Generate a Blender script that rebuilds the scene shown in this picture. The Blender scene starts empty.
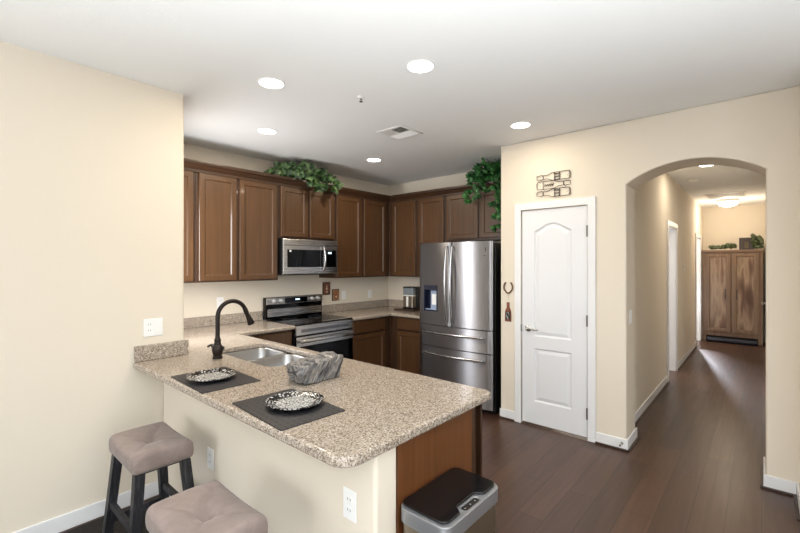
import bpy, bmesh, math, random
from mathutils import Vector, Matrix, noise
rnd = random.Random(7)
PI = math.pi
S = bpy.context.scene
COL = S.collection

# ------------------------------------------------------------------ camera, world, exposure, daylight and added lights
H = 1.55
FPX = 413.0
YAW = math.radians(41.2)
cam = bpy.data.cameras.new('camera')
cam.sensor_width = 36.0
cam.lens = FPX * 36.0 / 800.0
cam.shift_y = -2.5 / 800.0
cam.clip_start = 0.02
cam_o = bpy.data.objects.new('camera', cam)
COL.objects.link(cam_o)
cam_o.location = (0, 0, H)
cam_o.rotation_euler = (PI / 2, 0, YAW)
S.camera = cam_o

S.view_settings.view_transform = 'Standard'
S.view_settings.look = 'None'
S.view_settings.gamma = 1.0
S.view_settings.use_curve_mapping = False
S.view_settings.exposure = 0.42

world = bpy.data.worlds.new('sky')
S.world = world
world.use_nodes = True
bg = world.node_tree.nodes['Background']
bg.inputs[0].default_value = (0.85, 0.93, 1.0, 1)
bg.inputs[1].default_value = 2.0

def area(name, loc, rot, sx, sy, power, col=(1, 1, 1), spread=None):
    l = bpy.data.lights.new(name, 'AREA')
    l.shape = 'RECTANGLE'; l.size = sx; l.size_y = sy
    l.energy = power; l.color = col
    if spread: l.spread = spread
    o = bpy.data.objects.new(name, l); COL.objects.link(o)
    o.location = loc; o.rotation_euler = rot
    return o
# daylight coming through the back window of the living room behind the camera
area('daylight_back_window', (-1.2, -4.28, 1.35), (PI / 2, 0, 0), 3.0, 2.1, 46, (0.97, 0.985, 1.0))
area('side_fill_light', (4.48, -1.6, 1.4), (PI / 2, 0, PI / 2), 3.4, 2.1, 26, (0.97, 0.985, 1.0))  # unseen fill light added on the right to brighten the left wall
# unseen uplight added at floor level behind the camera to brighten the ceiling
area('ceiling_fill_uplight', (1.3, -0.6, 0.04), (PI, 0, 0), 3.8, 2.4, 215, (0.92, 0.975, 1.0), math.radians(120))
# added unseen strip light that draws the bright streak on the fridge doors
area('fridge_streak_light', (-3.54, 1.215, 1.65), (PI / 2, 0, 0), 0.18, 1.0, 17, (0.97, 0.985, 1.0))

# ------------------------------------------------------------------ helpers
def lin(c):
    return tuple((x / 12.92 if x <= 0.04045 else ((x + 0.055) / 1.055) ** 2.4) for x in (v / 255.0 for v in c))

def setp(b, **k):
    for n, v in k.items():
        n = n.replace('_', ' ')
        if n in b.inputs: b.inputs[n].default_value = v

def mat(name, rgb, rough=0.5, metal=0.0, spec=None, emit=None, estr=1.0, coat=0.0, alpha=None):
    m = bpy.data.materials.new(name); m.use_nodes = True
    b = m.node_tree.nodes['Principled BSDF']
    b.inputs['Base Color'].default_value = (*lin(rgb), 1)
    b.inputs['Roughness'].default_value = rough
    b.inputs['Metallic'].default_value = metal
    if spec is not None: b.inputs['Specular IOR Level'].default_value = spec
    if coat: b.inputs['Coat Weight'].default_value = coat; b.inputs['Coat Roughness'].default_value = 0.08
    if emit is not None:
        b.inputs['Emission Color'].default_value = (*lin(emit), 1)
        b.inputs['Emission Strength'].default_value = estr
    return m

class N:
    """small node-graph helper around one material"""
    def __init__(s, m): s.m = m; s.t = m.node_tree; s.b = s.t.nodes['Principled BSDF']; s._co = {}
    def n(s, typ, **k):
        x = s.t.nodes.new(typ)
        for a, v in k.items(): setattr(x, a, v)
        return x
    def l(s, a, b): s.t.links.new(a, b)
    def co(s, scale=(1, 1, 1), rot=(0, 0, 0), loc=(0, 0, 0), out='Object'):
        tc = s.n('ShaderNodeTexCoord'); mp = s.n('ShaderNodeMapping')
        mp.inputs['Scale'].default_value = scale; mp.inputs['Rotation'].default_value = rot; mp.inputs['Location'].default_value = loc
        s.l(tc.outputs[out], mp.inputs[0]); return mp.outputs[0]
    def noise(s, vec, scale=5, detail=3, rough=0.5, dist=0.0):
        x = s.n('ShaderNodeTexNoise'); x.inputs['Scale'].default_value = scale; x.inputs['Detail'].default_value = detail
        x.inputs['Roughness'].default_value = rough; x.inputs['Distortion'].default_value = dist
        s.l(vec, x.inputs['Vector']); return x.outputs[0]
    def voro(s, vec, scale=5, feature='F1', out=0):
        x = s.n('ShaderNodeTexVoronoi', feature=feature); x.inputs['Scale'].default_value = scale
        s.l(vec, x.inputs['Vector']); return x.outputs[out]
    def ramp(s, fac, stops, interp='LINEAR'):
        x = s.n('ShaderNodeValToRGB'); cr = x.color_ramp; cr.interpolation = interp
        while len(cr.elements) < len(stops): cr.elements.new(0.5)
        for e, (p, c) in zip(cr.elements, stops): e.position = p; e.color = (*lin(c), 1)
        s.l(fac, x.inputs[0]); return x.outputs[0]
    def mix(s, a, b, fac, mode='MIX'):
        x = s.n('ShaderNodeMixRGB', blend_type=mode)
        for i, v in ((1, a), (2, b)):
            if isinstance(v, tuple): x.inputs[i].default_value = (*lin(v), 1)
            else: s.l(v, x.inputs[i])
        if isinstance(fac, (int, float)): x.inputs[0].default_value = fac
        else: s.l(fac, x.inputs[0])
        return x.outputs[0]
    def bump(s, h, strength=0.1, dist=0.01):
        x = s.n('ShaderNodeBump'); x.inputs['Strength'].default_value = strength; x.inputs['Distance'].default_value = dist
        s.l(h, x.inputs['Height']); s.l(x.outputs[0], s.b.inputs['Normal'])
    def color(s, c): s.l(c, s.b.inputs['Base Color'])
    def rough(s, fac, lo, hi):
        x = s.n('ShaderNodeMapRange'); x.inputs[3].default_value = lo; x.inputs[4].default_value = hi
        s.l(fac, x.inputs[0]); s.l(x.outputs[0], s.b.inputs['Roughness'])

def paint(name, rgb, rough=0.85, bs=0.12):
    m = mat(name, rgb, rough, spec=0.25); g = N(m)
    v = g.co(); n1 = g.noise(v, 70, 3, 0.6); g.bump(n1, bs, 0.004)
    n2 = g.noise(v, 1.3, 2)
    d = tuple(int(c * 0.985) for c in rgb)
    g.color(g.mix(rgb, d, n2)); return m

M = {}
M['wall'] = paint('wall_paint', (227, 217, 201))
M['wall_kitchen'] = M['wall']
M['ceiling'] = paint('ceiling_paint', (243, 244, 244), 0.9, 0.2)
M['trim'] = mat('white_trim', (230, 230, 231), 0.4)
M['door'] = mat('white_door_paint', (226, 227, 230), 0.4)
M['plastic_white'] = mat('white_plastic', (240, 240, 238), 0.35)
M['slot'] = mat('dark_slot', (40, 38, 36), 0.5)
M['black'] = mat('black_plastic', (16, 16, 18), 0.35)
M['black_gloss'] = mat('black_glass', (4, 4, 5), 0.06, spec=0.3)
M['chrome'] = mat('satin_nickel', (190, 188, 184), 0.25, 1.0)
M['bronze'] = mat('oil_rubbed_bronze', (46, 40, 38), 0.38, 0.75)
M['lid'] = mat('bin_lid_black', (16, 16, 18), 0.16)
M['hinge'] = mat('hinge_metal', (120, 118, 114), 0.35, 0.8)
M['knob'] = mat('bright_knob_metal', (205, 205, 206), 0.35, 0.6)
M['lens'] = mat('lit_lens', (255, 255, 255), 0.5, emit=(255, 252, 245), estr=6.0)
M['globe'] = mat('lit_glass_bowl', (255, 250, 240), 0.4, emit=(255, 244, 224), estr=3.0)
M['vent_dark'] = mat('vent_shadow_gap', (70, 70, 72), 0.7)
M['red_brown'] = mat('amber_brown', (120, 62, 34), 0.35)
M['rust'] = mat('rusted_iron', (110, 78, 54), 0.6, 0.4)
M['wire'] = mat('dark_wire', (48, 38, 34), 0.5, 0.5)
M['handle_dark'] = mat('dark_pull', (34, 30, 28), 0.4, 0.6)
M['gap'] = mat('toe_kick_and_gap_black', (20, 18, 18), 0.6)

def steel(name, rgb, rough, axis='x', amt=0.06, aniso=0.0):
    m = mat(name, rgb, rough, 1.0); g = N(m)
    sc = {'x': (2, 300, 300), 'y': (300, 2, 300), 'z': (300, 300, 2)}[axis]
    n = g.noise(g.co(sc), 1.0, 2); g.rough(n, rough - amt, rough + amt)
    if aniso:
        tg = g.n('ShaderNodeTangent', direction_type='RADIAL', axis='Z'); g.l(tg.outputs[0], g.b.inputs['Tangent'])
        g.b.inputs['Anisotropic'].default_value = aniso; g.b.inputs['Anisotropic Rotation'].default_value = 0.25
    return m
M['steel'] = steel('brushed_steel', (188, 188, 190), 0.24, 'x')
M['steel_fridge'] = steel('brushed_steel_door', (166, 166, 171), 0.36, 'x', 0.03, 1.0)
M['steel_dark'] = steel('dark_brushed_steel', (132, 131, 134), 0.26, 'x')
M['steel_y'] = steel('brushed_steel_appliance', (196, 195, 194), 0.27, 'y', 0.05, 0.4)
M['steel_sink'] = steel('sink_steel', (168, 167, 166), 0.3, 'x')
M['steel_can'] = steel('bin_steel', (150, 140, 128), 0.36, 'z')
M['rim_grey'] = mat('bin_grey_rim', (150, 152, 156), 0.32, 0.6)

def wood(name, a, b, c, rough=0.38, axis='z', scale=1.0, coat=0.15):
    m = mat(name, b, rough, coat=coat); g = N(m)
    sc = {'x': (1.5, 30, 30), 'y': (30, 1.5, 30), 'z': (30, 30, 1.5)}[axis]
    v = g.co(tuple(x * scale for x in sc))
    n = g.noise(v, 1.0, 5, 0.6, 0.6)
    n2 = g.noise(g.co((2.3, 2.3, 1.2)), 2.0, 2)
    c1 = g.ramp(n, [(0.25, a), (0.5, b), (0.78, c)])
    g.color(g.mix(c1, a, g.ramp(n2, [(0.35, (0, 0, 0)), (0.75, (120, 120, 120))])))
    g.bump(n, 0.05, 0.002); return m
M['cab'] = wood('stained_maple', (50, 33, 21), (62, 41, 26), (72, 48, 31))
M['cab_door'] = wood('stained_maple_door', (67, 44, 25), (79, 53, 30), (90, 61, 35))
M['cab_x'] = wood('stained_maple_moulding', (48, 31, 20), (60, 40, 25), (72, 48, 31), axis='y')
M['panel_wood'] = wood('end_panel_maple', (82, 48, 24), (104, 62, 32), (120, 74, 40))
M['stool_wood'] = wood('black_washed_oak', (16, 16, 19), (28, 28, 33), (78, 78, 86), 0.5, 'z', 2.2, 0)

def rustic():
    m = mat('rustic_weathered_wood', (120, 96, 76), 0.6); g = N(m)
    v = g.co((9, 1, 1.5)); n = g.noise(v, 1.0, 2, 0.4, 0.25)
    c1 = g.ramp(n, [(0.32, (76, 52, 38)), (0.42, (104, 78, 60)), (0.54, (142, 120, 98)), (0.7, (92, 68, 50))])
    f = g.noise(g.co((60, 60, 3)), 1.0, 4, 0.6)
    g.color(g.mix(c1, (62, 44, 32), g.ramp(f, [(0.45, (0, 0, 0)), (0.75, (90, 90, 90))])))
    g.bump(f, 0.15, 0.003); return m
M['rustic'] = rustic()
M['rustic_frame'] = wood('rustic_frame_wood', (88, 66, 50), (112, 88, 68), (130, 106, 84), 0.6, 'z', 0.5, 0)
M['rustic_top'] = wood('rustic_top_wood', (88, 66, 50), (112, 88, 68), (130, 106, 84), 0.6, 'x', 0.5, 0)

def floor_mat():
    m = mat('dark_walnut_planks', (70, 50, 40), 0.3, spec=0.5); g = N(m)
    v = g.co((1, 1, 1), (0, 0, PI / 2))
    br = g.n('ShaderNodeTexBrick'); g.l(v, br.inputs['Vector'])
    br.offset = 0.37; br.offset_frequency = 2
    br.inputs['Color1'].default_value = (*lin((86, 60, 46)), 1)
    br.inputs['Color2'].default_value = (*lin((68, 47, 38)), 1)
    br.inputs['Mortar'].default_value = (*lin((38, 27, 23)), 1)
    br.inputs['Scale'].default_value = 1.0
    br.inputs['Mortar Size'].default_value = 0.0022
    br.inputs['Mortar Smooth'].default_value = 0.1
    br.inputs['Bias'].default_value = 0.0
    br.inputs['Brick Width'].default_value = 1.22
    br.inputs['Row Height'].default_value = 0.165
    n = g.noise(g.co((34, 1.6, 1)), 1.0, 5, 0.65, 0.4)
    c = g.mix(br.outputs[0], (44, 31, 26), g.ramp(n, [(0.4, (0, 0, 0)), (0.7, (170, 170, 170))]))
    c = g.mix(c, (96, 70, 56), g.ramp(g.noise(g.co((50, 2.2, 1)), 1.0, 4, 0.6), [(0.5, (0, 0, 0)), (0.8, (110, 110, 110))]))
    g.color(c); g.rough(n, 0.24, 0.40)
    g.bump(n, 0.06, 0.002); return m
M['floor'] = floor_mat()
M['shoe'] = mat('dark_shoe_moulding', (58, 42, 35), 0.4)

def granite():
    m = mat('speckled_granite', (180, 160, 142), 0.12, spec=0.5); g = N(m)
    v = g.co()
    n1 = g.noise(v, 150, 2, 0.6)
    base = g.ramp(n1, [(0.28, (112, 100, 90)), (0.44, (152, 139, 124)), (0.56, (172, 159, 144)), (0.72, (194, 185, 174))])
    v2 = g.voro(v, 215, out=1)
    bw = g.n('ShaderNodeRGBToBW'); g.l(v2, bw.inputs[0])
    dark = g.ramp(bw.outputs[0], [(0.0, (255, 255, 255)), (0.26, (255, 255, 255)), (0.30, (0, 0, 0))])
    c = g.mix(base, (74, 63, 57), g.mix((0, 0, 0), dark, 0.72))
    v3 = g.voro(g.co(loc=(3, 1, 2)), 160, out=1)
    bw3 = g.n('ShaderNodeRGBToBW'); g.l(v3, bw3.inputs[0])
    lite = g.ramp(bw3.outputs[0], [(0.70, (0, 0, 0)), (0.74, (255, 255, 255))])
    c = g.mix(c, (212, 200, 190), g.mix((0, 0, 0), lite, 0.5))
    g.color(c); return m
M['granite'] = granite()

def suede():
    m = mat('taupe_suede', (150, 134, 128), 0.85); g = N(m)
    n = g.noise(g.co(), 14, 4, 0.6, 0.5)
    g.color(g.ramp(n, [(0.3, (126, 111, 105)), (0.55, (136, 121, 115)), (0.75, (146, 131, 125))]))
    setp(g.b, Sheen_Weight=0.25, Sheen_Roughness=0.4)
    g.bump(g.noise(g.co(), 300, 2), 0.08, 0.001); return m
M['suede'] = suede()

def leafmat(name, a, b, c):
    m = mat(name, b, 0.45); g = N(m)
    g.color(g.ramp(g.noise(g.co(), 22, 2), [(0.3, a), (0.5, b), (0.72, c)])); return m
M['leaf'] = leafmat('ivy_leaf', (18, 36, 17), (42, 72, 34), (112, 142, 86))
M['leaf_bright'] = leafmat('bright_ivy_leaf', (16, 52, 22), (34, 92, 38), (92, 150, 82))
M['leaf_dull'] = leafmat('dull_ivy_leaf', (40, 52, 30), (62, 74, 46), (96, 104, 74))
M['stem'] = mat('vine_stem', (60, 48, 30), 0.7)

def plate_mat():
    m = mat('black_white_mosaic', (200, 200, 200), 0.2, 0.35); g = N(m)
    v = g.co(); d = g.voro(v, 62, 'DISTANCE_TO_EDGE')
    g.color(g.ramp(d, [(0.05, (16, 16, 18)), (0.16, (28, 28, 30)), (0.22, (224, 224, 222))]))
    g.bump(d, 0.3, 0.004); return m
M['mosaic'] = plate_mat()
def platec_mat():
    m = mat('silver_mosaic', (210, 210, 208), 0.25, 0.35); g = N(m)
    d = g.voro(g.co(), 70, 'DISTANCE_TO_EDGE')
    g.color(g.ramp(d, [(0.02, (60, 60, 62)), (0.10, (206, 206, 204)), (0.3, (236, 236, 234))])); return m
M['mosaic_centre'] = platec_mat()

def mat_weave():
    m = mat('woven_black_vinyl', (50, 49, 55), 0.45); g = N(m)
    v = g.co()
    br = g.n('ShaderNodeTexBrick'); g.l(v, br.inputs['Vector'])
    br.inputs['Color1'].default_value = (*lin((6, 6, 7)), 1); br.inputs['Color2'].default_value = (*lin((8, 8, 9)), 1)
    br.inputs['Mortar'].default_value = (*lin((44, 43, 47)), 1)
    br.inputs['Scale'].default_value = 1.0; br.inputs['Mortar Size'].default_value = 0.009
    br.inputs['Brick Width'].default_value = 0.038; br.inputs['Row Height'].default_value = 0.028; br.offset = 0.0
    g.color(br.outputs[0]); g.bump(br.outputs[1], -0.5, 0.002); return m
M['placemat'] = mat_weave()

def rock_mat():
    m = mat('banded_grey_stone', (150, 146, 142), 0.7); g = N(m)
    mp = g.n('ShaderNodeMapping'); mp.inputs['Scale'].default_value = (13, 6, 48); g.l(g.co(rot=(-0.95, 0.1, 0.15)), mp.inputs[0])
    w = g.noise(mp.outputs[0], 1.0, 3, 0.55, 0.3)
    c = g.ramp(w, [(0.36, (40, 42, 46)), (0.45, (92, 92, 95)), (0.52, (144, 138, 132)), (0.58, (62, 63, 67)), (0.68, (172, 164, 156))])
    n = g.noise(g.co(), 60, 4, 0.7)
    g.color(g.mix(c, (90, 78, 68), g.ramp(n, [(0.5, (0, 0, 0)), (0.8, (140, 140, 140))])))
    g.bump(n, 0.4, 0.01); return m
M['rock'] = rock_mat()

def sign_mat(name, a, b, c):
    m = mat(name, a, 0.6); g = N(m)
    g.color(g.ramp(g.noise(g.co(), 26, 2), [(0.4, a), (0.52, b), (0.66, c)])); return m
M['plaque_a'] = sign_mat('painted_plaque_red', (96, 52, 42), (128, 84, 60), (74, 52, 40))
M['plaque_b'] = sign_mat('painted_plaque_tan', (158, 118, 80), (132, 90, 60), (176, 140, 100))
M['plaque_cream'] = mat('painted_cream', (222, 204, 176), 0.6)
M['plaque_red'] = mat('painted_red', (138, 40, 34), 0.6)
M['plaque_edge'] = mat('plaque_wood_edge', (70, 48, 34), 0.6)
M['display'] = mat('lit_display', (200, 220, 230), 0.4, emit=(190, 225, 240), estr=1.5)
M['disp_cavity'] = mat('dispenser_blue_black', (24, 30, 52), 0.25)
M['disp_light'] = mat('dispenser_grey_blue', (150, 165, 190), 0.3)
M['clear'] = mat('smoky_clear_plastic', (120, 128, 136), 0.15)
M['glass'] = bpy.data.materials.new('window_glass'); M['glass'].use_nodes = True
_g = M['glass'].node_tree.nodes['Principled BSDF']; setp(_g, Base_Color=(1, 1, 1, 1), Roughness=0.0, IOR=1.45, Transmission_Weight=1.0)

# ---- mesh building
class MB:
    def __init__(s): s.bm = bmesh.new(); s.smooth = False
    def merge(s, b2):
        me = bpy.data.meshes.new('tmp'); b2.to_mesh(me); b2.free(); s.bm.from_mesh(me); bpy.data.meshes.remove(me); return s
    def box(s, x0, x1, y0, y1, z0, z1, bev=0.0, seg=2, rot=None, edges=None):
        b = bmesh.new(); bmesh.ops.create_cube(b, size=1)
        c = Vector(((x0 + x1) / 2, (y0 + y1) / 2, (z0 + z1) / 2))
        for v in b.verts: v.co = Vector((v.co.x * (x1 - x0), v.co.y * (y1 - y0), v.co.z * (z1 - z0)))
        if bev > 0:
            es = b.edges[:]
            if edges == 'z': es = [e for e in es if abs(e.verts[0].co.z - e.verts[1].co.z) > 1e-6]
            bmesh.ops.bevel(b, geom=es, offset=bev, segments=seg, affect='EDGES', profile=0.5)
        for v in b.verts:
            if rot is not None: v.co = rot @ v.co
            v.co += c
        return s.merge(b)
    def rbox(s, c, hs, r, n=12, f=None):
        """rounded, subdivided box; f displaces (p local, unit) -> p"""
        b = bmesh.new(); bmesh.ops.create_cube(b, size=2)
        bmesh.ops.subdivide_edges(b, edges=b.edges[:], cuts=n, use_grid_fill=True)
        for v in b.verts:
            u = v.co.copy(); p = Vector((u.x * hs[0], u.y * hs[1], u.z * hs[2]))
            q = Vector([max(-(hs[i] - r), min(hs[i] - r, p[i])) for i in range(3)])
            d = p - q
            if d.length > 1e-9: p = q + d.normalized() * r * min(1, d.length / r if d.length < r else 1)
            if f: p = f(p, u)
            v.co = p + Vector(c)
        return s.merge(b)
    def tube(s, pts, r, seg=10, cap=True, rads=None):
        b = bmesh.new(); pts = [Vector(p) for p in pts]; rings = []
        up = Vector((0, 0, 1)); prev = None
        for i, p in enumerate(pts):
            t = (pts[min(i + 1, len(pts) - 1)] - pts[max(i - 1, 0)]).normalized()
            if prev is None:
                a = t.cross(up)
                if a.length < 1e-3: a = t.cross(Vector((1, 0, 0)))
            else: a = prev - t * prev.dot(t)
            a.normalize(); prev = a; c = t.cross(a)
            rr = rads[i] if rads else r
            rings.append([b.verts.new(p + (a * math.cos(2 * PI * k / seg) + c * math.sin(2 * PI * k / seg)) * rr) for k in range(seg)])
        for i in range(len(rings) - 1):
            for k in range(seg):
                b.faces.new((rings[i][k], rings[i][(k + 1) % seg], rings[i + 1][(k + 1) % seg], rings[i + 1][k]))
        if cap: b.faces.new(rings[0]); b.faces.new(rings[-1])
        bmesh.ops.recalc_face_normals(b, faces=b.faces[:])
        return s.merge(b)
    def lathe(s, c, prof, seg=32, axis='z', sx=1.0, sy=1.0):
        b = bmesh.new(); rings = []
        for r, h in prof:
            if r < 1e-6: rings.append([b.verts.new((0, 0, h))])
            else: rings.append([b.verts.new((r * sx * math.cos(2 * PI * k / seg), r * sy * math.sin(2 * PI * k / seg), h)) for k in range(seg)])
        for i in range(len(rings) - 1):
            A, B = rings[i], rings[i + 1]
            for k in range(seg):
                k2 = (k + 1) % seg
                if len(A) == 1 and len(B) == 1: continue
                if len(A) == 1: b.faces.new((A[0], B[k], B[k2]))
                elif len(B) == 1: b.faces.new((A[k], A[k2], B[0]))
                else: b.faces.new((A[k], A[k2], B[k2], B[k]))
        if len(rings[0]) > 1: b.faces.new(rings[0])
        if len(rings[-1]) > 1: b.faces.new(rings[-1])
        bmesh.ops.recalc_face_normals(b, faces=b.faces[:])
        R = {'z': Matrix.Identity(3), 'x': Matrix(((0, 0, 1), (0, 1, 0), (-1, 0, 0))), 'y': Matrix(((1, 0, 0), (0, 0, 1), (0, -1, 0))),
             '-y': Matrix(((1, 0, 0), (0, 0, -1), (0, 1, 0))), '-x': Matrix(((0, 0, -1), (0, 1, 0), (1, 0, 0)))}[axis]
        for v in b.verts: v.co = R @ v.co + Vector(c)
        return s.merge(b)
    def poly(s, vs, fs):
        b = bmesh.new(); V = [b.verts.new(v) for v in vs]
        for f in fs: b.faces.new([V[i] for i in f])
        return s.merge(b)
    def slab(s, outlines, z0, z1, bev=0.0, res=2, fn=None):
        """flat polygon with holes, extruded between z0 and z1 with rounded edges"""
        cu = bpy.data.curves.new('tmp', 'CURVE'); cu.dimensions = '2D'; cu.fill_mode = 'BOTH'
        for o in outlines:
            sp = cu.splines.new('POLY'); sp.points.add(len(o) - 1); sp.use_cyclic_u = True
            for q, (x, y) in zip(sp.points, o): q.co = (x, y, 0, 1)
        cu.extrude = max((z1 - z0) / 2 - bev, 1e-5); cu.bevel_depth = bev; cu.bevel_resolution = res; cu.offset = -bev
        ob = bpy.data.objects.new('tmp', cu); COL.objects.link(ob)
        dg = bpy.context.evaluated_depsgraph_get()
        me = bpy.data.meshes.new_from_object(ob.evaluated_get(dg))
        b = bmesh.new(); b.from_mesh(me)
        for v in b.verts:
            p = v.co.copy(); p.z += (z0 + z1) / 2
            v.co = Vector(fn(*p)) if fn else p
        bmesh.ops.remove_doubles(b, verts=b.verts[:], dist=1e-5)
        bmesh.ops.recalc_face_normals(b, faces=b.faces[:])
        COL.objects.unlink(ob); bpy.data.objects.remove(ob); bpy.data.curves.remove(cu); bpy.data.meshes.remove(me)
        return s.merge(b)
    def xf(s, f):
        for v in s.bm.verts: v.co = Vector(f(v.co))
        return s
    def build(s, name, m, parent=None, smooth=False, origin=None, wn=False):
        me = bpy.data.meshes.new(name)
        if parent is not None:
            r = parent
            while r.parent: r = r.parent
            off = Vector(r['_o']) if '_o' in r else Vector(r.location)
        elif origin is not None: off = Vector(origin)
        else:
            xs = [v.co for v in s.bm.verts]
            off = Vector(((min(p.x for p in xs) + max(p.x for p in xs)) / 2, (min(p.y for p in xs) + max(p.y for p in xs)) / 2, min(p.z for p in xs)))
        for v in s.bm.verts: v.co -= off
        if smooth:
            for f in s.bm.faces: f.smooth = True
        s.bm.to_mesh(me); s.bm.free()
        if smooth and smooth != 'full':
            try: me.set_sharp_from_angle(angle=math.radians(40))
            except Exception: pass
        me.materials.append(m)
        o = bpy.data.objects.new(name, me); COL.objects.link(o)
        if parent is not None: o.parent = parent
        else: o.location = off
        if wn: w_ = o.modifiers.new('wn', 'WEIGHTED_NORMAL'); w_.keep_sharp = True; w_.weight = 80
        return o

def rrect(x0, x1, y0, y1, r, n=5):
    P = []
    for cx, cy, a in ((x1 - r, y1 - r, 0), (x0 + r, y1 - r, PI / 2), (x0 + r, y0 + r, PI), (x1 - r, y0 + r, 1.5 * PI)):
        for k in range(n + 1):
            t = a + PI / 2 * k / n; P.append((cx + r * math.cos(t), cy + r * math.sin(t)))
    return P

def tag(o, label, cat, group=None):
    o['label'] = label; o['category'] = cat
    if group: o['group'] = group
    return o
def thing(name, loc, label, cat, group=None, rz=0):
    o = bpy.data.objects.new(name, None); COL.objects.link(o)
    o.empty_display_size = 0.1; o.location = loc; o.rotation_euler = (0, 0, rz)
    return tag(o, label, cat, group)
def struct(o): o['kind'] = 'structure'; return o
def dup(root, loc, label=None, group=None, rz=None):
    r = root.copy(); COL.objects.link(r); r.location = loc
    if rz is not None: r.rotation_euler = (0, 0, rz)
    if label: r['label'] = label
    if group: r['group'] = group
    for ch in list(root.children):
        c = ch.copy(); COL.objects.link(c); c.parent = r
        for g2 in list(ch.children):
            d = g2.copy(); COL.objects.link(d); d.parent = c
    return r

# ------------------------------------------------------------------ layout (metres)
CZ = 2.742                       # ceiling
LWX, LWY = -3.06, 1.19           # left wall face and where it ends
KBX = -4.28                      # kitchen back wall
FWY = 4.62                       # wall behind the fridge
DWY, DWT = 3.82, 0.33            # wall with the pantry door and the arch
DWX = -1.99                      # its left end
AX0, AX1, ASP, ACR = -0.845, 0.023, 2.21, 2.35
HLX, HRX, HEY = -0.935, 0.065, 10.82

struct(MB().box(-4.6, 4.6, -4.6, 11.0, -0.1, 0).build('floor', M['floor'], origin=(0, 0, 0)))
struct(MB().box(-4.6, 4.6, -4.6, 11.0, CZ, CZ + 0.1).build('ceiling', M['ceiling'], origin=(0, 0, 0)))
# left wall block (rounded drywall corner)
struct(MB().box(-4.45, LWX, -4.3, LWY, 0, CZ, 0.018, 3, edges='z').build('wall_left', M['wall'], smooth=True, wn=True))
struct(MB().box(KBX - 0.15, KBX, LWY, FWY + 0.15, 0, CZ).build('wall_kitchen', M['wall']))
struct(MB().box(KBX, -1.99, FWY, FWY + 0.15, 0, CZ).build('wall_fridge', M['wall']))
struct(MB().box(-1.99, -1.87, DWY + DWT, FWY + 0.15, 0, CZ).build('wall_pantry_side', M['wall']))
# wall with door and arch
DX0, DX1, DTOP = -1.762, -1.152, 2.068
def arch_pts():
    w = AX1 - AX0; r = ACR - ASP; R = (w * w / 4 + r * r) / (2 * r); cx = (AX0 + AX1) / 2; cz = ACR - R
    a = math.asin(w / 2 / R)
    return [(cx + R * math.sin(t), cz + R * math.cos(t)) for t in [-a + 2 * a * k / 28 for k in range(29)]]
out = [(DWX, 0), (DX0 - 0.012, 0), (DX0 - 0.012, DTOP + 0.012), (DX1 + 0.012, DTOP + 0.012), (DX1 + 0.012, 0), (AX0, 0)] + arch_pts() + [(AX1, 0), (3.2, 0), (3.2, CZ), (DWX, CZ)]
struct(MB().slab([out], 0, DWT, 0.014, 3, fn=lambda x, y, z: (x, DWY + z, y)).build('wall_front', M['wall'], smooth=True, wn=True))
struct(MB().box(0.19, 0.32, 3.45, DWY + 0.01, 0, CZ, 0.015, 3, edges='z').build('wall_right', M['wall'], smooth=True, wn=True))
# hall
def yz(x0):
    return lambda x, y, z: (x0 + z, x, y)
DA0, DA1, DB0, DB1 = 6.44, 7.13, 9.52, 10.29
out = [(DWY + DWT - 0.01, 0), (DA0, 0), (DA0, 2.06), (DA1, 2.06), (DA1, 0), (DB0, 0), (DB0, 2.06), (DB1, 2.06), (DB1, 0), (HEY + 0.15, 0), (HEY + 0.15, CZ), (DWY + DWT - 0.01, CZ)]
struct(MB().slab([out], -0.12, 0, fn=yz(HLX)).build('wall_hall_left', M['wall']))
HD0, HD1 = 7.55, 8.32
out = [(DWY + DWT - 0.01, 0), (HD0, 0), (HD0, 2.06), (HD1, 2.06), (HD1, 0), (HEY + 0.15, 0), (HEY + 0.15, CZ), (DWY + DWT - 0.01, CZ)]
struct(MB().slab([out], 0, 0.12, fn=yz(HRX)).build('wall_hall_right', M['wall']))
struct(MB().box(HLX, HRX, HEY, HEY + 0.15, 0, CZ).build('wall_hall_end', M['wall']))
# side rooms off the hall
struct(MB().box(-3.3, HLX - 0.12, 10.97, 11.1, 0, CZ).build('wall_bath_end', M['wall']))
struct(MB().box(-3.3, HLX - 0.12, 8.4, 8.5, 0, CZ).build('wall_bath_divider', M['wall']))
struct(MB().box(-3.42, -3.3, FWY + 0.15, 11.1, 0, CZ).build('wall_bedroom_side', M['wall']))
# living room behind the camera
def xz(y0): return lambda x, y, z: (x, y0 + z, y)
WBX0, WBX1, WZ0, WZ1 = -2.75, 0.35, 0.3, 2.4
struct(MB().slab([[(-3.2, 0), (4.45, 0), (4.45, CZ), (-3.2, CZ)], [(WBX0, WZ0), (WBX0, WZ1), (WBX1, WZ1), (WBX1, WZ0)]], -0.12, 0, fn=xz(-4.1)).build('wall_back', M['wall']))
struct(MB().slab([[(-4.3, 0), (3.95, 0), (3.95, CZ), (-4.3, CZ)], [(-3.35, 0.3), (-3.35, 2.45), (0.15, 2.45), (0.15, 0.3)]], 0, 0.12, fn=yz(4.3)).build('wall_far_right', M['wall']))
struct(MB().box(3.08, 4.42, DWY, DWY + 0.12, 0, CZ).build('wall_far_front', M['wall']))
def window(name, fn, a0, a1, z0, z1, nx):
    m = MB(); t = 0.05
    def b(p0, p1, q0, q1): m.slab([[(p0, q0), (p1, q0), (p1, q1), (p0, q1)]], -0.08, -0.02, fn=fn)
    b(a0, a1, z0, z0 + t); b(a0, a1, z1 - t, z1)
    for k in range(nx + 1):
        x = a0 + (a1 - a0 - t) * k / nx; b(x, x + t, z0 + t, z1 - t)
    return struct(m.build(name, M['trim']))
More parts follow.
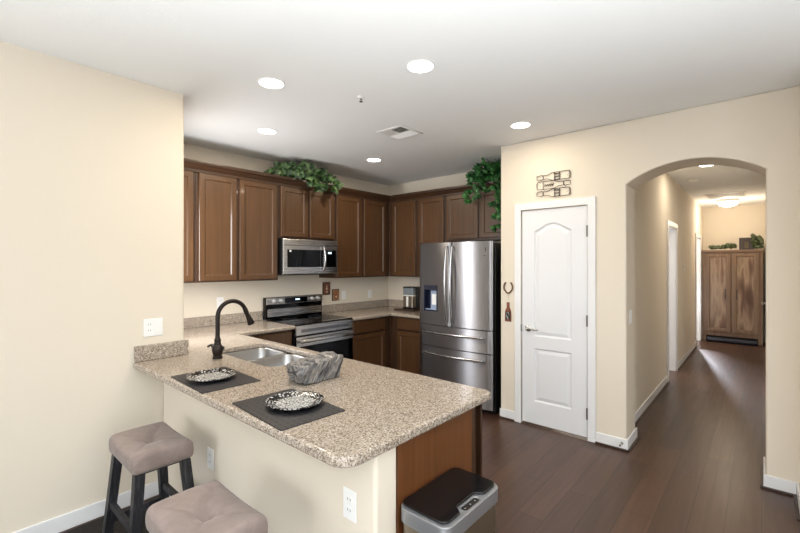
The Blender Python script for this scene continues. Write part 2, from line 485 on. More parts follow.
window('window_1', xz(-4.1), WBX0, WBX1, WZ0, WZ1, 3)
window('window_2', lambda x, y, z: (4.3 - z, x, y), -3.35, 0.15, 0.3, 2.45, 3)

# baseboards
BH, BT = 0.095, 0.013
def bb(name, x0, x1, y0, y1, shoe):
    """white board plus the dark shoe strip in front of it; shoe = (x0,x1,y0,y1)"""
    o = struct(MB().box(x0, x1, y0, y1, 0.0, BH, 0.004, 2).build(name, M['trim']))
    if shoe: MB().box(*shoe, 0.0, 0.016, 0.004, 2).build('shoe_moulding', M['shoe']).parent = None
    return o
def bb2(name, x0, x1, y0, y1, shoe=None):
    r = bpy.data.objects.new(name, None); COL.objects.link(r); r.location = ((x0 + x1) / 2, (y0 + y1) / 2, 0); struct(r)
    MB().box(x0, x1, y0, y1, 0.0, BH, 0.004, 2).build('board', M['trim'], r)
    if shoe: MB().box(*shoe, 0.0, 0.016, 0.003, 2).build('shoe_moulding', M['shoe'], r)
    return r
g0 = 0.0005
bb2('baseboard_left', LWX + g0, LWX + BT, -4.05, 1.045)
bb2('baseboard_knee', LWX + BT + 0.001, -1.06, 1.05 - BT, 1.05 - g0)
bb2('baseboard_pantry', DWX - 0.004, -1.832, DWY - BT, DWY - g0, (DWX - 0.004, -1.832, DWY - BT - 0.016, DWY - BT - g0))
bb2('baseboard_front', -1.082, AX0 + BT, DWY - BT, DWY - g0, (-1.082, AX0 + BT + 0.016, DWY - BT - 0.016, DWY - BT - g0))
bb2('baseboard_jamb_left', AX0 + g0, AX0 + BT, DWY, DWY + DWT + BT, (AX0 + BT + g0, AX0 + BT + 0.016, DWY - BT, DWY + DWT + BT + 0.016))
bb2('baseboard_jamb_right', AX1 - BT, AX1 - g0, DWY, DWY + DWT + BT, (AX1 - BT - 0.016, AX1 - BT - g0, DWY - BT, DWY + DWT + BT + 0.016))
bb2('baseboard_right', AX1 - BT, 0.189 - BT, DWY - BT, DWY - g0, (AX1 - BT - 0.016, 0.189 - BT - 0.016, DWY - BT - 0.016, DWY - BT - g0))
bb2('baseboard_stub', 0.19 - BT, 0.19 - g0, 3.45, DWY - g0, (0.19 - BT - 0.016, 0.19 - BT - g0, 3.45, DWY - BT))
bb2('baseboard_hall_left', HLX + g0, HLX + BT, DWY + DWT + BT + 0.02, DA0 - 0.075, (HLX + BT + g0, HLX + BT + 0.016, DWY + DWT + BT + 0.02, DA0 - 0.075))
bb2('baseboard_hall_middle', HLX + g0, HLX + BT, DA1 + 0.075, DB0 - 0.075, (HLX + BT + g0, HLX + BT + 0.016, DA1 + 0.075, DB0 - 0.075))
bb2('baseboard_hall_right', HRX - BT, HRX - g0, DWY + DWT + BT + 0.02, HD0 - 0.075)

# casings
def casing(name, fn, a0, a1, top, w=0.066, t=0.017, jamb=None):
    m = MB()
    o = [(a0 - w, 0), (a0, 0), (a0, top), (a1, top), (a1, 0), (a1 + w, 0), (a1 + w, top + w), (a0 - w, top + w)]
    m.slab([o], 0.0008, t, 0.004, 2, fn=fn)
    if jamb:
        m.slab([[(a0, 0.001), (a0 + 0.012, 0.001), (a0 + 0.012, top - 0.012), (a1 - 0.012, top - 0.012), (a1 - 0.012, 0.001), (a1, 0.001), (a1, top), (a0, top)]], -jamb, 0.001, fn=fn)
    return struct(m.build(name, M['trim'], smooth=True, wn=True))
casing('trim_1', lambda x, y, z: (x, DWY - z, y), DX0 - 0.004, DX1 + 0.004, DTOP + 0.004)
casing('trim_2', lambda x, y, z: (HLX + z, x, y), DA0, DA1, 2.06, jamb=0.12)
casing('trim_3', lambda x, y, z: (HLX + z, x, y), DB0, DB1, 2.06, jamb=0.12)
casing('trim_4', lambda x, y, z: (HRX - z, x, y), HD0, HD1, 2.06, jamb=0.05)

# pantry door: two raised panels, the upper one with an arched top
d1 = struct(bpy.data.objects.new('door_1', None)); COL.objects.link(d1); d1.location = ((DX0 + DX1) / 2, DWY, 0.02)
def door_panels(x0, x1, z0, z1, ysurf):
    m = MB(); W = x1 - x0
    px0, px1 = x0 + 0.122, x1 - 0.135
    def cut(h0, h1, rise, ins):
        a, b = px0 + ins, px1 - ins
        P = [(a, h0 + ins), (b, h0 + ins)]
        n = 20 if rise else 1
        for k in range(n + 1):
            t = k / n; s = b + (a - b) * t
            e = 0.5 - 0.5 * math.cos(2 * PI * min(1, max(0, t)))
            P.append((s, h1 - ins + rise * (e ** 0.7)))
        return P
    lo = (0.235, 0.745); up = (0.86, 1.865)
    holes = [cut(lo[0], lo[1], 0, 0), cut(up[0], up[1], 0.07, 0)]
    m.slab([[(x0, z0), (x1, z0), (x1, z1), (x0, z1)]] + holes, 0.0, 0.035, 0.0015, 1, fn=lambda x, y, z: (x, ysurf + z, y))
    for (h, rise) in ((lo, 0), (up, 0.07)):
        # sloping ogee border and raised field
        A = cut(h[0], h[1], rise, -0.001); B = cut(h[0], h[1], rise, 0.012); C = cut(h[0], h[1], rise, 0.02); D = cut(h[0], h[1], rise, 0.045)
        n = len(A); vs = []
        for L, dy in ((A, 0.0012), (B, 0.011), (C, 0.011), (D, 0.003)): vs += [(p[0], ysurf + dy, p[1]) for p in L]
        fs = []
        for r in range(3):
            for k in range(n): fs.append((r * n + k, r * n + (k + 1) % n, (r + 1) * n + (k + 1) % n, (r + 1) * n + k))
        fs.append(tuple(3 * n + k for k in range(n)))
        m.poly(vs, fs)
    bmesh.ops.recalc_face_normals(m.bm, faces=m.bm.faces[:])
    return m
door_panels(DX0 + 0.003, DX1 - 0.003, 0.022, DTOP - 0.004, DWY + 0.002).build('door_slab', M['door'], d1)
for hz in (1.84, 1.05, 0.235):
    MB().box(DX1 - 0.006, DX1 + 0.008, DWY - 0.022, DWY + 0.002, hz - 0.05, hz + 0.05, 0.003).build('hinge', M['hinge'], d1)
hnd = MB().lathe((DX0 + 0.066, DWY + 0.002, 0.93), [(0.0, 0.0), (0.032, 0.0), (0.032, 0.006), (0.026, 0.012), (0.012, 0.014), (0.011, 0.05), (0.0, 0.05)], 24, '-y')
hnd.tube([(DX0 + 0.066, DWY - 0.046, 0.93), (DX0 + 0.10, DWY - 0.05, 0.932), (DX0 + 0.14, DWY - 0.048, 0.926), (DX0 + 0.18, DWY - 0.044, 0.928)], 0.009, 10, rads=[0.011, 0.009, 0.008, 0.006])
hnd.build('lever_handle', M['chrome'], d1, smooth=True)
MB().box(DX0 - 0.004, DX0 + 0.005, DWY - 0.0195, DWY + 0.002, 0.895, 0.965, 0.002).build('strike_plate', M['chrome'], d1)
MB().lathe((-0.875, DWY - BT - 0.0005, 0.058), [(0.0, 0.0), (0.012, 0.0), (0.010, 0.006), (0.005, 0.008), (0.005, 0.05), (0.008, 0.052), (0.008, 0.064), (0.0, 0.066)], 12, '-y').build('door_stop', M['chrome'], smooth=True)
tag(bpy.data.objects['door_stop'], 'small metal door stop on the white baseboard right of the pantry door', 'door stop')

# right hall door (closed, seen almost edge on)
d2 = struct(bpy.data.objects.new('door_2', None)); COL.objects.link(d2); d2.location = (HRX, (HD0 + HD1) / 2, 0.02)
MB().box(HRX + 0.012, HRX + 0.047, HD0 + 0.014, HD1 - 0.014, 0.015, 2.044, 0.002).build('door_slab', M['door'], d2)
MB().lathe((HRX + 0.012, HD1 - 0.09, 0.95), [(0, 0), (0.03, 0), (0.03, 0.006), (0.012, 0.012), (0.012, 0.04), (0.027, 0.05), (0.03, 0.065), (0.02, 0.078), (0, 0.08)], 20, '-x').build('door_knob', M['chrome'], d2, smooth=True)

# ------------------------------------------------------------------ kitchen cabinets
def shaker(m, fn, a0, a1, z0, z1, t=0.02, fr=0.056, rec=0.009):
    """framed door with a bevelled inner edge; fn(a, z, n) -> point, n outward"""
    L = [(0, 0), (0.0, t - 0.003), (0.004, t), (fr - 0.006, t), (fr + 0.004, t - rec), ]
    rings = []
    for ins, n in L: rings.append([fn(a0 + ins, z0 + ins, n), fn(a1 - ins, z0 + ins, n), fn(a1 - ins, z1 - ins, n), fn(a0 + ins, z1 - ins, n)])
    vs = [p for r in rings for p in r]; fs = []
    for r in range(len(L) - 1):
        for k in range(4): fs.append((r * 4 + k, r * 4 + (k + 1) % 4, r * 4 + 4 + (k + 1) % 4, r * 4 + 4 + k))
    e = (len(L) - 1) * 4; fs.append((e, e + 1, e + 2, e + 3)); fs.append((3, 2, 1, 0))
    b = MB().poly(vs, fs); bmesh.ops.recalc_face_normals(b.bm, faces=b.bm.faces[:])
    return m.merge(b.bm)
def slabfront(m, fn, a0, a1, z0, z1, t=0.02):
    L = [(0, 0), (0, t - 0.006), (0.008, t)]
    vs = []; fs = []
    for ins, n in L: vs += [fn(a0 + ins, z0 + ins, n), fn(a1 - ins, z0 + ins, n), fn(a1 - ins, z1 - ins, n), fn(a0 + ins, z1 - ins, n)]
    for r in range(2):
        for k in range(4): fs.append((r * 4 + k, r * 4 + (k + 1) % 4, r * 4 + 4 + (k + 1) % 4, r * 4 + 4 + k))
    fs.append((8, 9, 10, 11)); fs.append((3, 2, 1, 0))
    b = MB().poly(vs, fs); bmesh.ops.recalc_face_normals(b.bm, faces=b.bm.faces[:])
    return m.merge(b.bm)
UX, UY = -3.972, 4.312            # faces of the upper carcasses
UZ0, UZ1 = 1.375, 2.43
fb = lambda face: (lambda a, z, n: (face + n, a, z))        # on the back wall: a = y, outward +x
ff = lambda face: (lambda a, z, n: (a, face - n, z))        # on the fridge wall: a = x, outward -y
def cabinet(name, box, fn, doors, drawers, label, cat='cabinet'):
    x0, x1, y0, y1, z0, z1 = box
    t = thing(name, ((x0 + x1) / 2, (y0 + y1) / 2, z0), label, cat)
    MB().box(x0, x1, y0, y1, z0, z1, 0.0015, 1).build('body', M['cab'], t)
    for a0, a1, b0, b1 in doors: shaker(MB(), fn, a0, a1, b0, b1).build('door', M['cab_door'], t)
    for a0, a1, b0, b1 in drawers: slabfront(MB(), fn, a0, a1, b0, b1).build('drawer_front', M['cab_door'], t)
    return t
g = 0.002
DZ0, DZ1 = 1.39, 2.405
cabinet('wall_cabinet', (KBX + g, UX, LWY + g, 1.642, UZ0, UZ1), fb(UX), [(1.21, 1.618, DZ0, DZ1)], [], 'brown upper wall cabinet nearest the left wall, half hidden by its corner')
cabinet('wall_cabinet', (KBX + g, UX, 1.644, 2.515, UZ0, UZ1), fb(UX), [(1.668, 2.035, DZ0, DZ1), (2.068, 2.492, DZ0, DZ1)], [], 'brown upper cabinet with two tall doors directly left of the microwave')
cabinet('wall_cabinet', (KBX + g, UX, 2.517, 3.303, 1.835, UZ1), fb(UX), [(2.545, 2.897, 1.855, DZ1), (2.928, 3.282, 1.855, DZ1)], [], 'short brown upper cabinet with two doors directly above the microwave')
cabinet('wall_cabinet', (KBX + g, UX, 3.305, UY, UZ0, UZ1), fb(UX), [(3.329, 3.745, DZ0, DZ1), (3.80, 4.215, DZ0, DZ1)], [], 'brown upper cabinet with two tall doors between microwave and room corner')
cabinet('wall_cabinet', (UX + 0.0, -3.008, UY, FWY - g, UZ0, UZ1), ff(UY), [(-3.905, -3.487, DZ0, DZ1), (-3.43, -3.03, DZ0, DZ1)], [], 'brown upper cabinet with two tall doors between room corner and refrigerator')
cabinet('wall_cabinet', (-3.006, -1.994, UY, FWY - g, 1.83, UZ1), ff(UY), [(-2.98, -2.536, 1.858, DZ1), (-2.50, -2.03, 1.858, DZ1)], [], 'short brown upper cabinet directly above the refrigerator, trailed by ivy')
# crown moulding
prof = [(0.0, 2.405), (0.021, 2.405), (0.023, 2.43), (0.034, 2.438), (0.05, 2.462), (0.066, 2.474), (0.07, 2.49), (0.07, 2.503), (0.0, 2.503)]
m = MB(); vs = []; fs = []; n = len(prof)
for i, (d, z) in enumerate(prof): vs.append((UX + 0.0005 + d, LWY + 0.002, z))
for i, (d, z) in enumerate(prof): vs.append((UX + 0.0005 + d, UY - 0.0005 - d, z))
for i, (d, z) in enumerate(prof): vs.append((-1.994, UY - 0.0005 - d, z))
for s_ in range(2):
    for k in range(n): fs.append((s_ * n + k, s_ * n + (k + 1) % n, (s_ + 1) * n + (k + 1) % n, (s_ + 1) * n + k))
fs.append(tuple(range(n))); fs.append(tuple(2 * n + k for k in range(n)))
m.poly(vs, fs); bmesh.ops.recalc_face_normals(m.bm, faces=m.bm.faces[:])
tag(m.build('crown_moulding', M['cab_x']), 'dark brown crown moulding along the top edge of all the upper cabinets', 'moulding')

BX, BY = -3.675, 4.015           # faces of the base carcasses
CT0, CT1 = 0.874, 0.914
cabinet('base_cabinet', (KBX + g, BX, 1.92, 2.496, 0.10, CT0 - 0.001), fb(BX), [(1.96, 2.48, 0.13, 0.69)], [(1.96, 2.48, 0.71, 0.855)], 'brown base cabinet between sink run and left side of the range')
cabinet('base_cabinet', (KBX + g, BX, 3.30, BY, 0.10, CT0 - 0.001), fb(BX), [(3.325, 3.885, 0.13, 0.685)], [(3.325, 3.885, 0.71, 0.855)], 'brown base cabinet directly right of the range')
cabinet('base_cabinet', (BX, -3.0, BY, FWY - g, 0.10, CT0 - 0.001), ff(BY), [(-3.545, -3.02, 0.13, 0.685)], [(-3.545, -3.02, 0.71, 0.855)], 'brown base cabinet beside the left side of the refrigerator')
# peninsula body: end panel, carcass
pen = thing('peninsula_cabinet', (-2.3, 1.5, 0), 'brown peninsula cabinet with plain wooden end panel beside the trash can', 'cabinet')
m = MB(); m.box(-3.05, -1.06, 1.175, 1.21, 0.10, CT0 - 0.001); m.box(-3.12, -1.06, 1.825, 1.84, 0.10, CT0 - 0.001); m.box(-3.12, -1.06, 1.21, 1.825, 0.10, 0.13); m.box(-3.12, -3.10, 1.21, 1.825, 0.13, CT0 - 0.001)
m.build('body', M['cab'], pen)
MB().box(-1.059, -1.037, 1.172, 1.705, 0.0, CT0 - 0.001, 0.001, 1).build('end_panel', M['panel_wood'], pen)
MB().box(-1.059, -1.034, 1.7055, 1.735, 0.0, CT0 - 0.001, 0.002, 1).build('corner_post', M['cab'], pen)
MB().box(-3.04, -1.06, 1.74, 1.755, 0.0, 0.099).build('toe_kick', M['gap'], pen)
for k in range(3):
    a0 = -3.02 + k * 0.655
    shaker(MB(), lambda a, z, n: (a, 1.841 + n * 0.9, z), a0, a0 + 0.62, 0.13, 0.855).build('door', M['cab_door'], pen)
struct(MB().box(LWX + 0.0005, -1.036, 1.05, 1.1705, 0, CT0 - 0.001, 0.016, 3, edges='z').build('wall_knee', M['wall'], smooth=True, wn=True))

# countertops
def roundpoly(P, R, n=6):
    out = []
    for i, p in enumerate(P):
        r = R[i]
        if r == 0: out.append(p); continue
        a = Vector(P[i - 1]) - Vector(p); b = Vector(P[(i + 1) % len(P)]) - Vector(p); p = Vector(p)
        a.normalize(); b.normalize(); ang = a.angle(b); d = r / math.tan(ang / 2)
        s, e = p + a * d, p + b * d; c = p + (a + b).normalized() * (r / math.sin(ang / 2))
        a0 = math.atan2(s.y - c.y, s.x - c.x); a1 = math.atan2(e.y - c.y, e.x - c.x)
        da = (a1 - a0 + PI) % (2 * PI) - PI
        for k in range(n + 1): t = a0 + da * k / n; out.append((c.x + r * math.cos(t), c.y + r * math.sin(t)))
    return out
ct = thing('countertop', (-2.4, 1.4, CT0), 'speckled tan granite countertop of the peninsula with the sink cut-out', 'countertop')
P = [(LWX + g, 0.872), (-1.008, 0.880), (-1.008, 1.87), (-3.625, 1.87), (-3.625, 2.498), (KBX + g, 2.498), (KBX + g, LWY + g), (LWX + g, LWY + g)]
SX0, SX1, SXD, SY0, SY1 = -3.045, -2.265, -2.70, 1.39, 1.80
hole = rrect(SX0, SX1, SY0, SY1, 0.06)
MB().slab([roundpoly(P, [0, .075, .05, .02, 0, 0, 0, 0]), hole], CT0, CT1, 0.012, 3).build('slab', M['granite'], ct, smooth=True, wn=True)
MB().box(KBX + g, KBX + 0.022, LWY + g, 2.497, CT1 + 0.0005, 1.016, 0.003).build('backsplash', M['granite'], ct)
MB().box(LWX + g, LWX + 0.022, 0.876, LWY + 0.02, CT1 + 0.0005, 1.016, 0.003).build('backsplash', M['granite'], ct)
ct2 = thing('countertop', (-3.7, 4.0, CT0), 'speckled tan granite corner countertop between range and refrigerator', 'countertop')
P = [(KBX + g, 3.298), (-3.625, 3.298), (-3.625, 3.965), (-2.998, 3.965), (-2.998, FWY - g), (KBX + g, FWY - g)]
MB().slab([P], CT0, CT1, 0.012, 3).build('slab', M['granite'], ct2, smooth=True, wn=True)
MB().box(KBX + g, KBX + 0.022, 3.298, FWY - g, CT1 + 0.0005, 1.016, 0.003).build('backsplash', M['granite'], ct2)
MB().box(KBX + 0.023, -3.0, FWY - 0.022, FWY - g, CT1 + 0.0005, 1.016, 0.003).build('backsplash', M['granite'], ct2)

# sink
sk = thing('kitchen_sink', ((SX0 + SX1) / 2, (SY0 + SY1) / 2, 0.66), 'stainless steel double bowl sink set into the granite peninsula', 'sink')
def bowl(x0, x1, y0, y1, zt, zb):
    m = MB(); rings = []
    for ins, z, r in ((-0.016, zt, .065), (0.0, zt, .06), (0.004, zt - 0.006, .06), (0.012, zb + 0.05, .06), (0.03, zb + 0.012, .055), (0.06, zb, .05)):
        rings.append([(x, y, z) for x, y in rrect(x0 + ins, x1 - ins, y0 + ins, y1 - ins, max(r, 0.02), 6)])
    vs = [p for r in rings for p in r]; n = len(rings[0]); fs = []
    for r in range(len(rings) - 1):
        for k in range(n): fs.append((r * n + k, r * n + (k + 1) % n, (r + 1) * n + (k + 1) % n, (r + 1) * n + k))
    fs.append(tuple((len(rings) - 1) * n + k for k in range(n)))
    m.poly(vs, fs); bmesh.ops.recalc_face_normals(m.bm, faces=m.bm.faces[:])
    return m
for x0, x1 in ((SX0, SXD - 0.014), (SXD + 0.014, SX1)):
    b = bowl(x0, x1, SY0, SY1, CT0 - 0.002, 0.68).build('bowl', M['steel_sink'], sk, smooth=True)
    MB().lathe(((x0 + x1) / 2, (SY0 + SY1) / 2, 0.681), [(0, 0), (0.042, 0), (0.045, 0.002), (0.03, 0.003), (0.028, 0.0015), (0, 0.0015)], 20).build('drain', M['chrome'], b, smooth=True)

# faucet
fx, fy = -2.755, 1.283
fa = thing('kitchen_faucet', (fx, fy, CT1 + 0.0005), 'dark bronze gooseneck pull-down faucet standing behind the sink', 'faucet')
MB().lathe((fx, fy, CT1 + 0.0005), [(0, 0), (0.031, 0), (0.031, 0.016), (0.027, 0.02), (0.031, 0.032), (0.037, 0.055), (0.036, 0.075), (0.027, 0.09), (0.022, 0.094), (0.022, 0.108), (0.019, 0.112), (0.022, 0.118), (0.021, 0.13), (0.016, 0.136), (0.015, 0.15), (0, 0.15)], 24).build('body', M['bronze'], fa, smooth=True)
pts = [(fx, fy, CT1 + 0.14), (fx, fy, CT1 + 0.265)]
cy, cz, R = fy + 0.102, CT1 + 0.278, 0.102
for k in range(15):
    a = PI - k * (PI * 0.9) / 14; pts.append((fx, cy + R * math.cos(a), cz + R * math.sin(a)))
MB().tube(pts, 0.0145, 12).build('gooseneck', M['bronze'], fa, smooth=True)
e = Vector(pts[-1]); dr = (Vector(pts[-1]) - Vector(pts[-2])).normalized()
MB().tube([e - dr * 0.01, e + dr * 0.02, e + dr * 0.03, e + dr * 0.07, e + dr * 0.105, e + dr * 0.112], 0.02, 14, rads=[.0165, .017, .0145, .019, .026, .024]).build('spray_head', M['bronze'], fa, smooth=True)
m = MB().tube([(fx, fy, 0.99), (fx - 0.05, fy - 0.01, 0.992)], 0.016, 12, rads=[.018, .014]); m.tube([(fx - 0.045, fy - 0.009, 0.992), (fx - 0.066, fy - 0.012, 1.0), (fx - 0.1, fy - 0.02, 0.985)], 0.007, 10)
m.tube([(fx, fy, 0.985), (fx + 0.03, fy + 0.03, 0.985)], 0.012, 10, rads=[.013, .011])
m.build('lever', M['bronze'], fa, smooth=True)

# ------------------------------------------------------------------ appliances
# range
ry0, ry1, rfx = 2.502, 3.294, -3.62
rg = thing('kitchen_range', (-3.95, (ry0 + ry1) / 2, 0), 'stainless and black electric range with glass cooktop below the microwave', 'stove')
MB().box(-4.255, rfx - 0.03, ry0, ry1, 0.03, 0.905, 0.003).build('body', M['black'], rg)
MB().box(-4.2, rfx - 0.005, ry0, ry1, 0.906, 0.918, 0.004).build('cooktop', M['black_gloss'], rg)
burner = mat('burner_grey', (70, 70, 74), .3)
for cy_, cx_, r_ in ((2.72, -3.8, .1), (3.1, -3.8, .085), (2.72, -4.05, .075), (3.1, -4.05, .1)):
    MB().tube([(cx_ + r_ * math.cos(2 * PI * k / 40), cy_ + r_ * math.sin(2 * PI * k / 40), 0.9182) for k in range(41)], 0.0012, 4).build('burner_ring', burner, rg)
MB().box(-4.262, -4.2, ry0, ry1, 0.919, 1.168, 0.006).build('backguard', M['black_gloss'], rg)
cp = MB().box(-4.2, -4.185, ry0 + 0.004, ry1 - 0.004, 1.085, 1.163, 0.004).build('control_panel', M['steel_y'], rg)
MB().box(-4.185, -4.183, ry0 + 0.24, ry1 - 0.24, 1.092, 1.157).build('display', M['black_gloss'], cp)
MB().box(-4.183, -4.1825, 2.885, 2.945, 1.122, 1.137).build('clock', M['display'], cp)
MB().box(-4.2, -4.185, ry0 + 0.02, ry1 - 0.02, 0.945, 1.035, 0.004).build('lower_trim', M['steel_y'], rg)
for yk in (2.605, 2.69, 3.13, 3.215):
    k_ = MB().lathe((-4.1848, yk, 1.125), [(0, 0), (0.024, 0), (0.024, 0.005), (0.019, 0.009), (0.017, 0.028), (0.013, 0.031), (0, 0.031)], 20, 'x').build('knob', M['knob'], rg, smooth=True)
MB().box(rfx - 0.03, rfx, ry0 + 0.002, ry1 - 0.002, 0.80, 0.904, 0.006).build('top_trim', M['steel_y'], rg)
MB().box(rfx, rfx + 0.003, ry0 + 0.07, ry1 - 0.07, 0.83, 0.862, 0.0012).build('trim_recess', M['steel_dark'], rg)
dr_ = MB().box(rfx - 0.03, rfx + 0.006, ry0 + 0.002, ry1 - 0.002, 0.235, 0.788, 0.006).build('oven_door', M['black_gloss'], rg)
MB().box(rfx + 0.0065, rfx + 0.009, ry0 + 0.002, ry1 - 0.002, 0.685, 0.786, 0.001).build('door_trim', M['steel_y'], dr_)
m = MB().box(rfx + 0.04, rfx + 0.058, ry0 + 0.03, ry1 - 0.03, 0.725, 0.762, 0.008, 3)
for yk in (ry0 + 0.05, ry1 - 0.05): m.box(rfx + 0.0092, rfx + 0.045, yk - 0.012, yk + 0.012, 0.73, 0.757, 0.004)
m.build('door_handle', M['steel_y'], dr_, smooth=True)
MB().box(rfx - 0.03, rfx + 0.004, ry0 + 0.002, ry1 - 0.002, 0.06, 0.225, 0.006).build('drawer', M['steel_y'], rg)

# microwave
my0, my1, mz0, mz1, mfx = 2.528, 3.29, 1.43, 1.826, -3.89
mw = thing('microwave', (-4.08, (my0 + my1) / 2, mz0), 'stainless over-the-range microwave with black window under the short cabinet', 'microwave')
MB().box(KBX + 0.004, mfx - 0.025, my0, my1, mz0, mz1, 0.003).build('body', M['black'], mw)
MB().box(mfx - 0.024, mfx, my0, my1, mz0 + 0.006, mz1 - 0.001, 0.005).build('front_panel', M['steel_y'], mw)
dd = MB().box(mfx, mfx + 0.003, my0 + 0.05, my0 + 0.54, mz0 + 0.085, mz1 - 0.115, 0.001).build('door_window', M['black_gloss'], mw)
MB().box(mfx + 0.003, mfx + 0.0035, my0 + 0.075, my0 + 0.10, mz1 - 0.142, mz1 - 0.122).build('sticker', M['plastic_white'], dd)
pn = MB().box(mfx, mfx + 0.003, my1 - 0.205, my1 - 0.03, mz0 + 0.085, mz1 - 0.115, 0.001).build('control_panel', M['black_gloss'], mw)
MB().box(mfx + 0.003, mfx + 0.0035, my1 - 0.15, my1 - 0.10, mz1 - 0.155, mz1 - 0.135).build('display', M['display'], pn)
pts = [(mfx + 0.001, my1 - 0.225, mz0 + 0.05)] + [(mfx + 0.02 + 0.028 * math.sin(PI * k / 12), my1 - 0.225, mz0 + 0.05 + 0.27 * k / 12) for k in range(13)] + [(mfx + 0.001, my1 - 0.225, mz0 + 0.32)]
MB().tube(pts, 0.012, 10).build('handle', M['steel'], mw, smooth=True)
MB().box(mfx, mfx + 0.0025, my0 + 0.01, my1 - 0.01, mz1 - 0.072, mz1 - 0.066).build('vent_seam', M['slot'], mw)
MB().box(KBX + 0.03, mfx - 0.03, my0 + 0.1, my1 - 0.1, mz0 - 0.006, mz0 - 0.0005).build('underside_filter', M['slot'], mw)

# refrigerator
fx0, fx1, fsp, fyf = -2.994, -2.05, -2.538, 3.728
fr = thing('refrigerator', ((fx0 + fx1) / 2, 4.15, 0), 'stainless steel french-door refrigerator with two bottom drawers and water dispenser', 'refrigerator')
MB().box(fx0 + 0.004, fx1 - 0.004, 3.835, 4.59, 0.03, 1.77, 0.006).build('case', M['black'], fr)
def curved(x0, x1, z0, z1, bulge=0.022, t=0.07, hole=None, cx=None, hw=None):
    """door skin, gently convex in plan; hole = (x0,x1,z0,z1) cut from the front"""
    b = bmesh.new(); nx = 28
    c = (x0 + x1) / 2 if cx is None else cx; h = (x1 - x0) / 2 if hw is None else hw
    xs = sorted(set([x0 + (x1 - x0) * k / nx for k in range(nx + 1)] + ([hole[0], hole[1]] if hole else [])))
    zs = [z0, z1] if not hole else [z0, hole[2], hole[3], z1]
    def yf(x):
        s = (x - c) / h; e = min(x - x0, x1 - x)
        rr = 0.012; rn = rr - math.sqrt(max(0, rr * rr - (rr - min(e, rr)) ** 2))
        return fyf + bulge * s * s + rn * 0.9
    grid = {}
    for i, x in enumerate(xs):
        for j, z in enumerate(zs): grid[i, j] = b.verts.new((x, yf(x), z))
    for i in range(len(xs) - 1):
        for j in range(len(zs) - 1):
            if hole and hole[0] - 1e-6 <= xs[i] and xs[i + 1] <= hole[1] + 1e-6 and j == 1: continue
            b.faces.new((grid[i, j], grid[i + 1, j], grid[i + 1, j + 1], grid[i, j + 1]))
    J = len(zs) - 1; I = len(xs) - 1; yb = fyf + t
    Bb = [b.verts.new((x, yb, z0)) for x in xs]; Bt = [b.verts.new((x, yb, z1)) for x in xs]
    for i in range(I):
        b.faces.new((Bb[i], Bb[i + 1], grid[i + 1, 0], grid[i, 0])); b.faces.new((grid[i, J], grid[i + 1, J], Bt[i + 1], Bt[i]))
        b.faces.new((Bb[i + 1], Bb[i], Bt[i], Bt[i + 1]))
    b.faces.new([Bb[0]] + [grid[0, j] for j in range(J + 1)] + [Bt[0]]); b.faces.new([Bt[I]] + [grid[I, j] for j in range(J, -1, -1)] + [Bb[I]])
    bmesh.ops.recalc_face_normals(b, faces=b.faces[:])
    m = MB(); m.merge(b); return m
FC, FHW = (fx0 + fx1) / 2, (fx1 - fx0) / 2
FB = 0.03
FK = dict(bulge=FB, cx=FC, hw=FHW)
def fridge_y(x): return fyf + FB * ((x - FC) / FHW) ** 2
dh = (-2.905, -2.715, 1.02, 1.31)
ld = curved(fx0, fsp - 0.003, 0.872, 1.785, hole=dh, **FK).build('left_door', M['steel_fridge'], fr, smooth=True)
rd = curved(fsp + 0.003, fx1, 0.872, 1.785, **FK).build('right_door', M['steel_fridge'], fr, smooth=True)
w1 = curved(fx0, fx1, 0.632, 0.862, **FK).build('upper_drawer', M['steel_fridge'], fr, smooth=True)
w2 = curved(fx0, fx1, 0.06, 0.622, **FK).build('lower_drawer', M['steel_fridge'], fr, smooth=True)
# dispenser
yd = fridge_y(-2.81)
m = MB(); x0, x1, z0, z1 = dh
m.box(x0 - 0.001, x0 + 0.012, yd - 0.004, yd + 0.06, z0, z1); m.box(x1 - 0.012, x1 + 0.001, yd - 0.008, yd + 0.06, z0, z1); m.box(x0, x1, yd - 0.006, yd + 0.06, z1 - 0.05, z1); m.box(x0, x1, yd - 0.006, yd + 0.06, z0, z0 + 0.012); m.box(x0, x1, yd + 0.055, yd + 0.062, z0, z1)
dsp = m.build('water_dispenser', M['disp_cavity'], ld)
MB().box(x0 + 0.07, x1 - 0.014, yd + 0.03, yd + 0.054, z0 + 0.014, z1 - 0.06, 0.004).build('paddle_panel', M['disp_light'], dsp)
MB().box(x0 + 0.095, x1 - 0.035, yd + 0.018, yd + 0.029, z0 + 0.07, z1 - 0.10, 0.004).build('paddle', M['plastic_white'], dsp)
MB().box(x0 + 0.013, x1 - 0.013, yd + 0.004, yd + 0.05, z0 + 0.013, z0 + 0.022, 0.002).build('drip_tray', M['disp_light'], dsp)
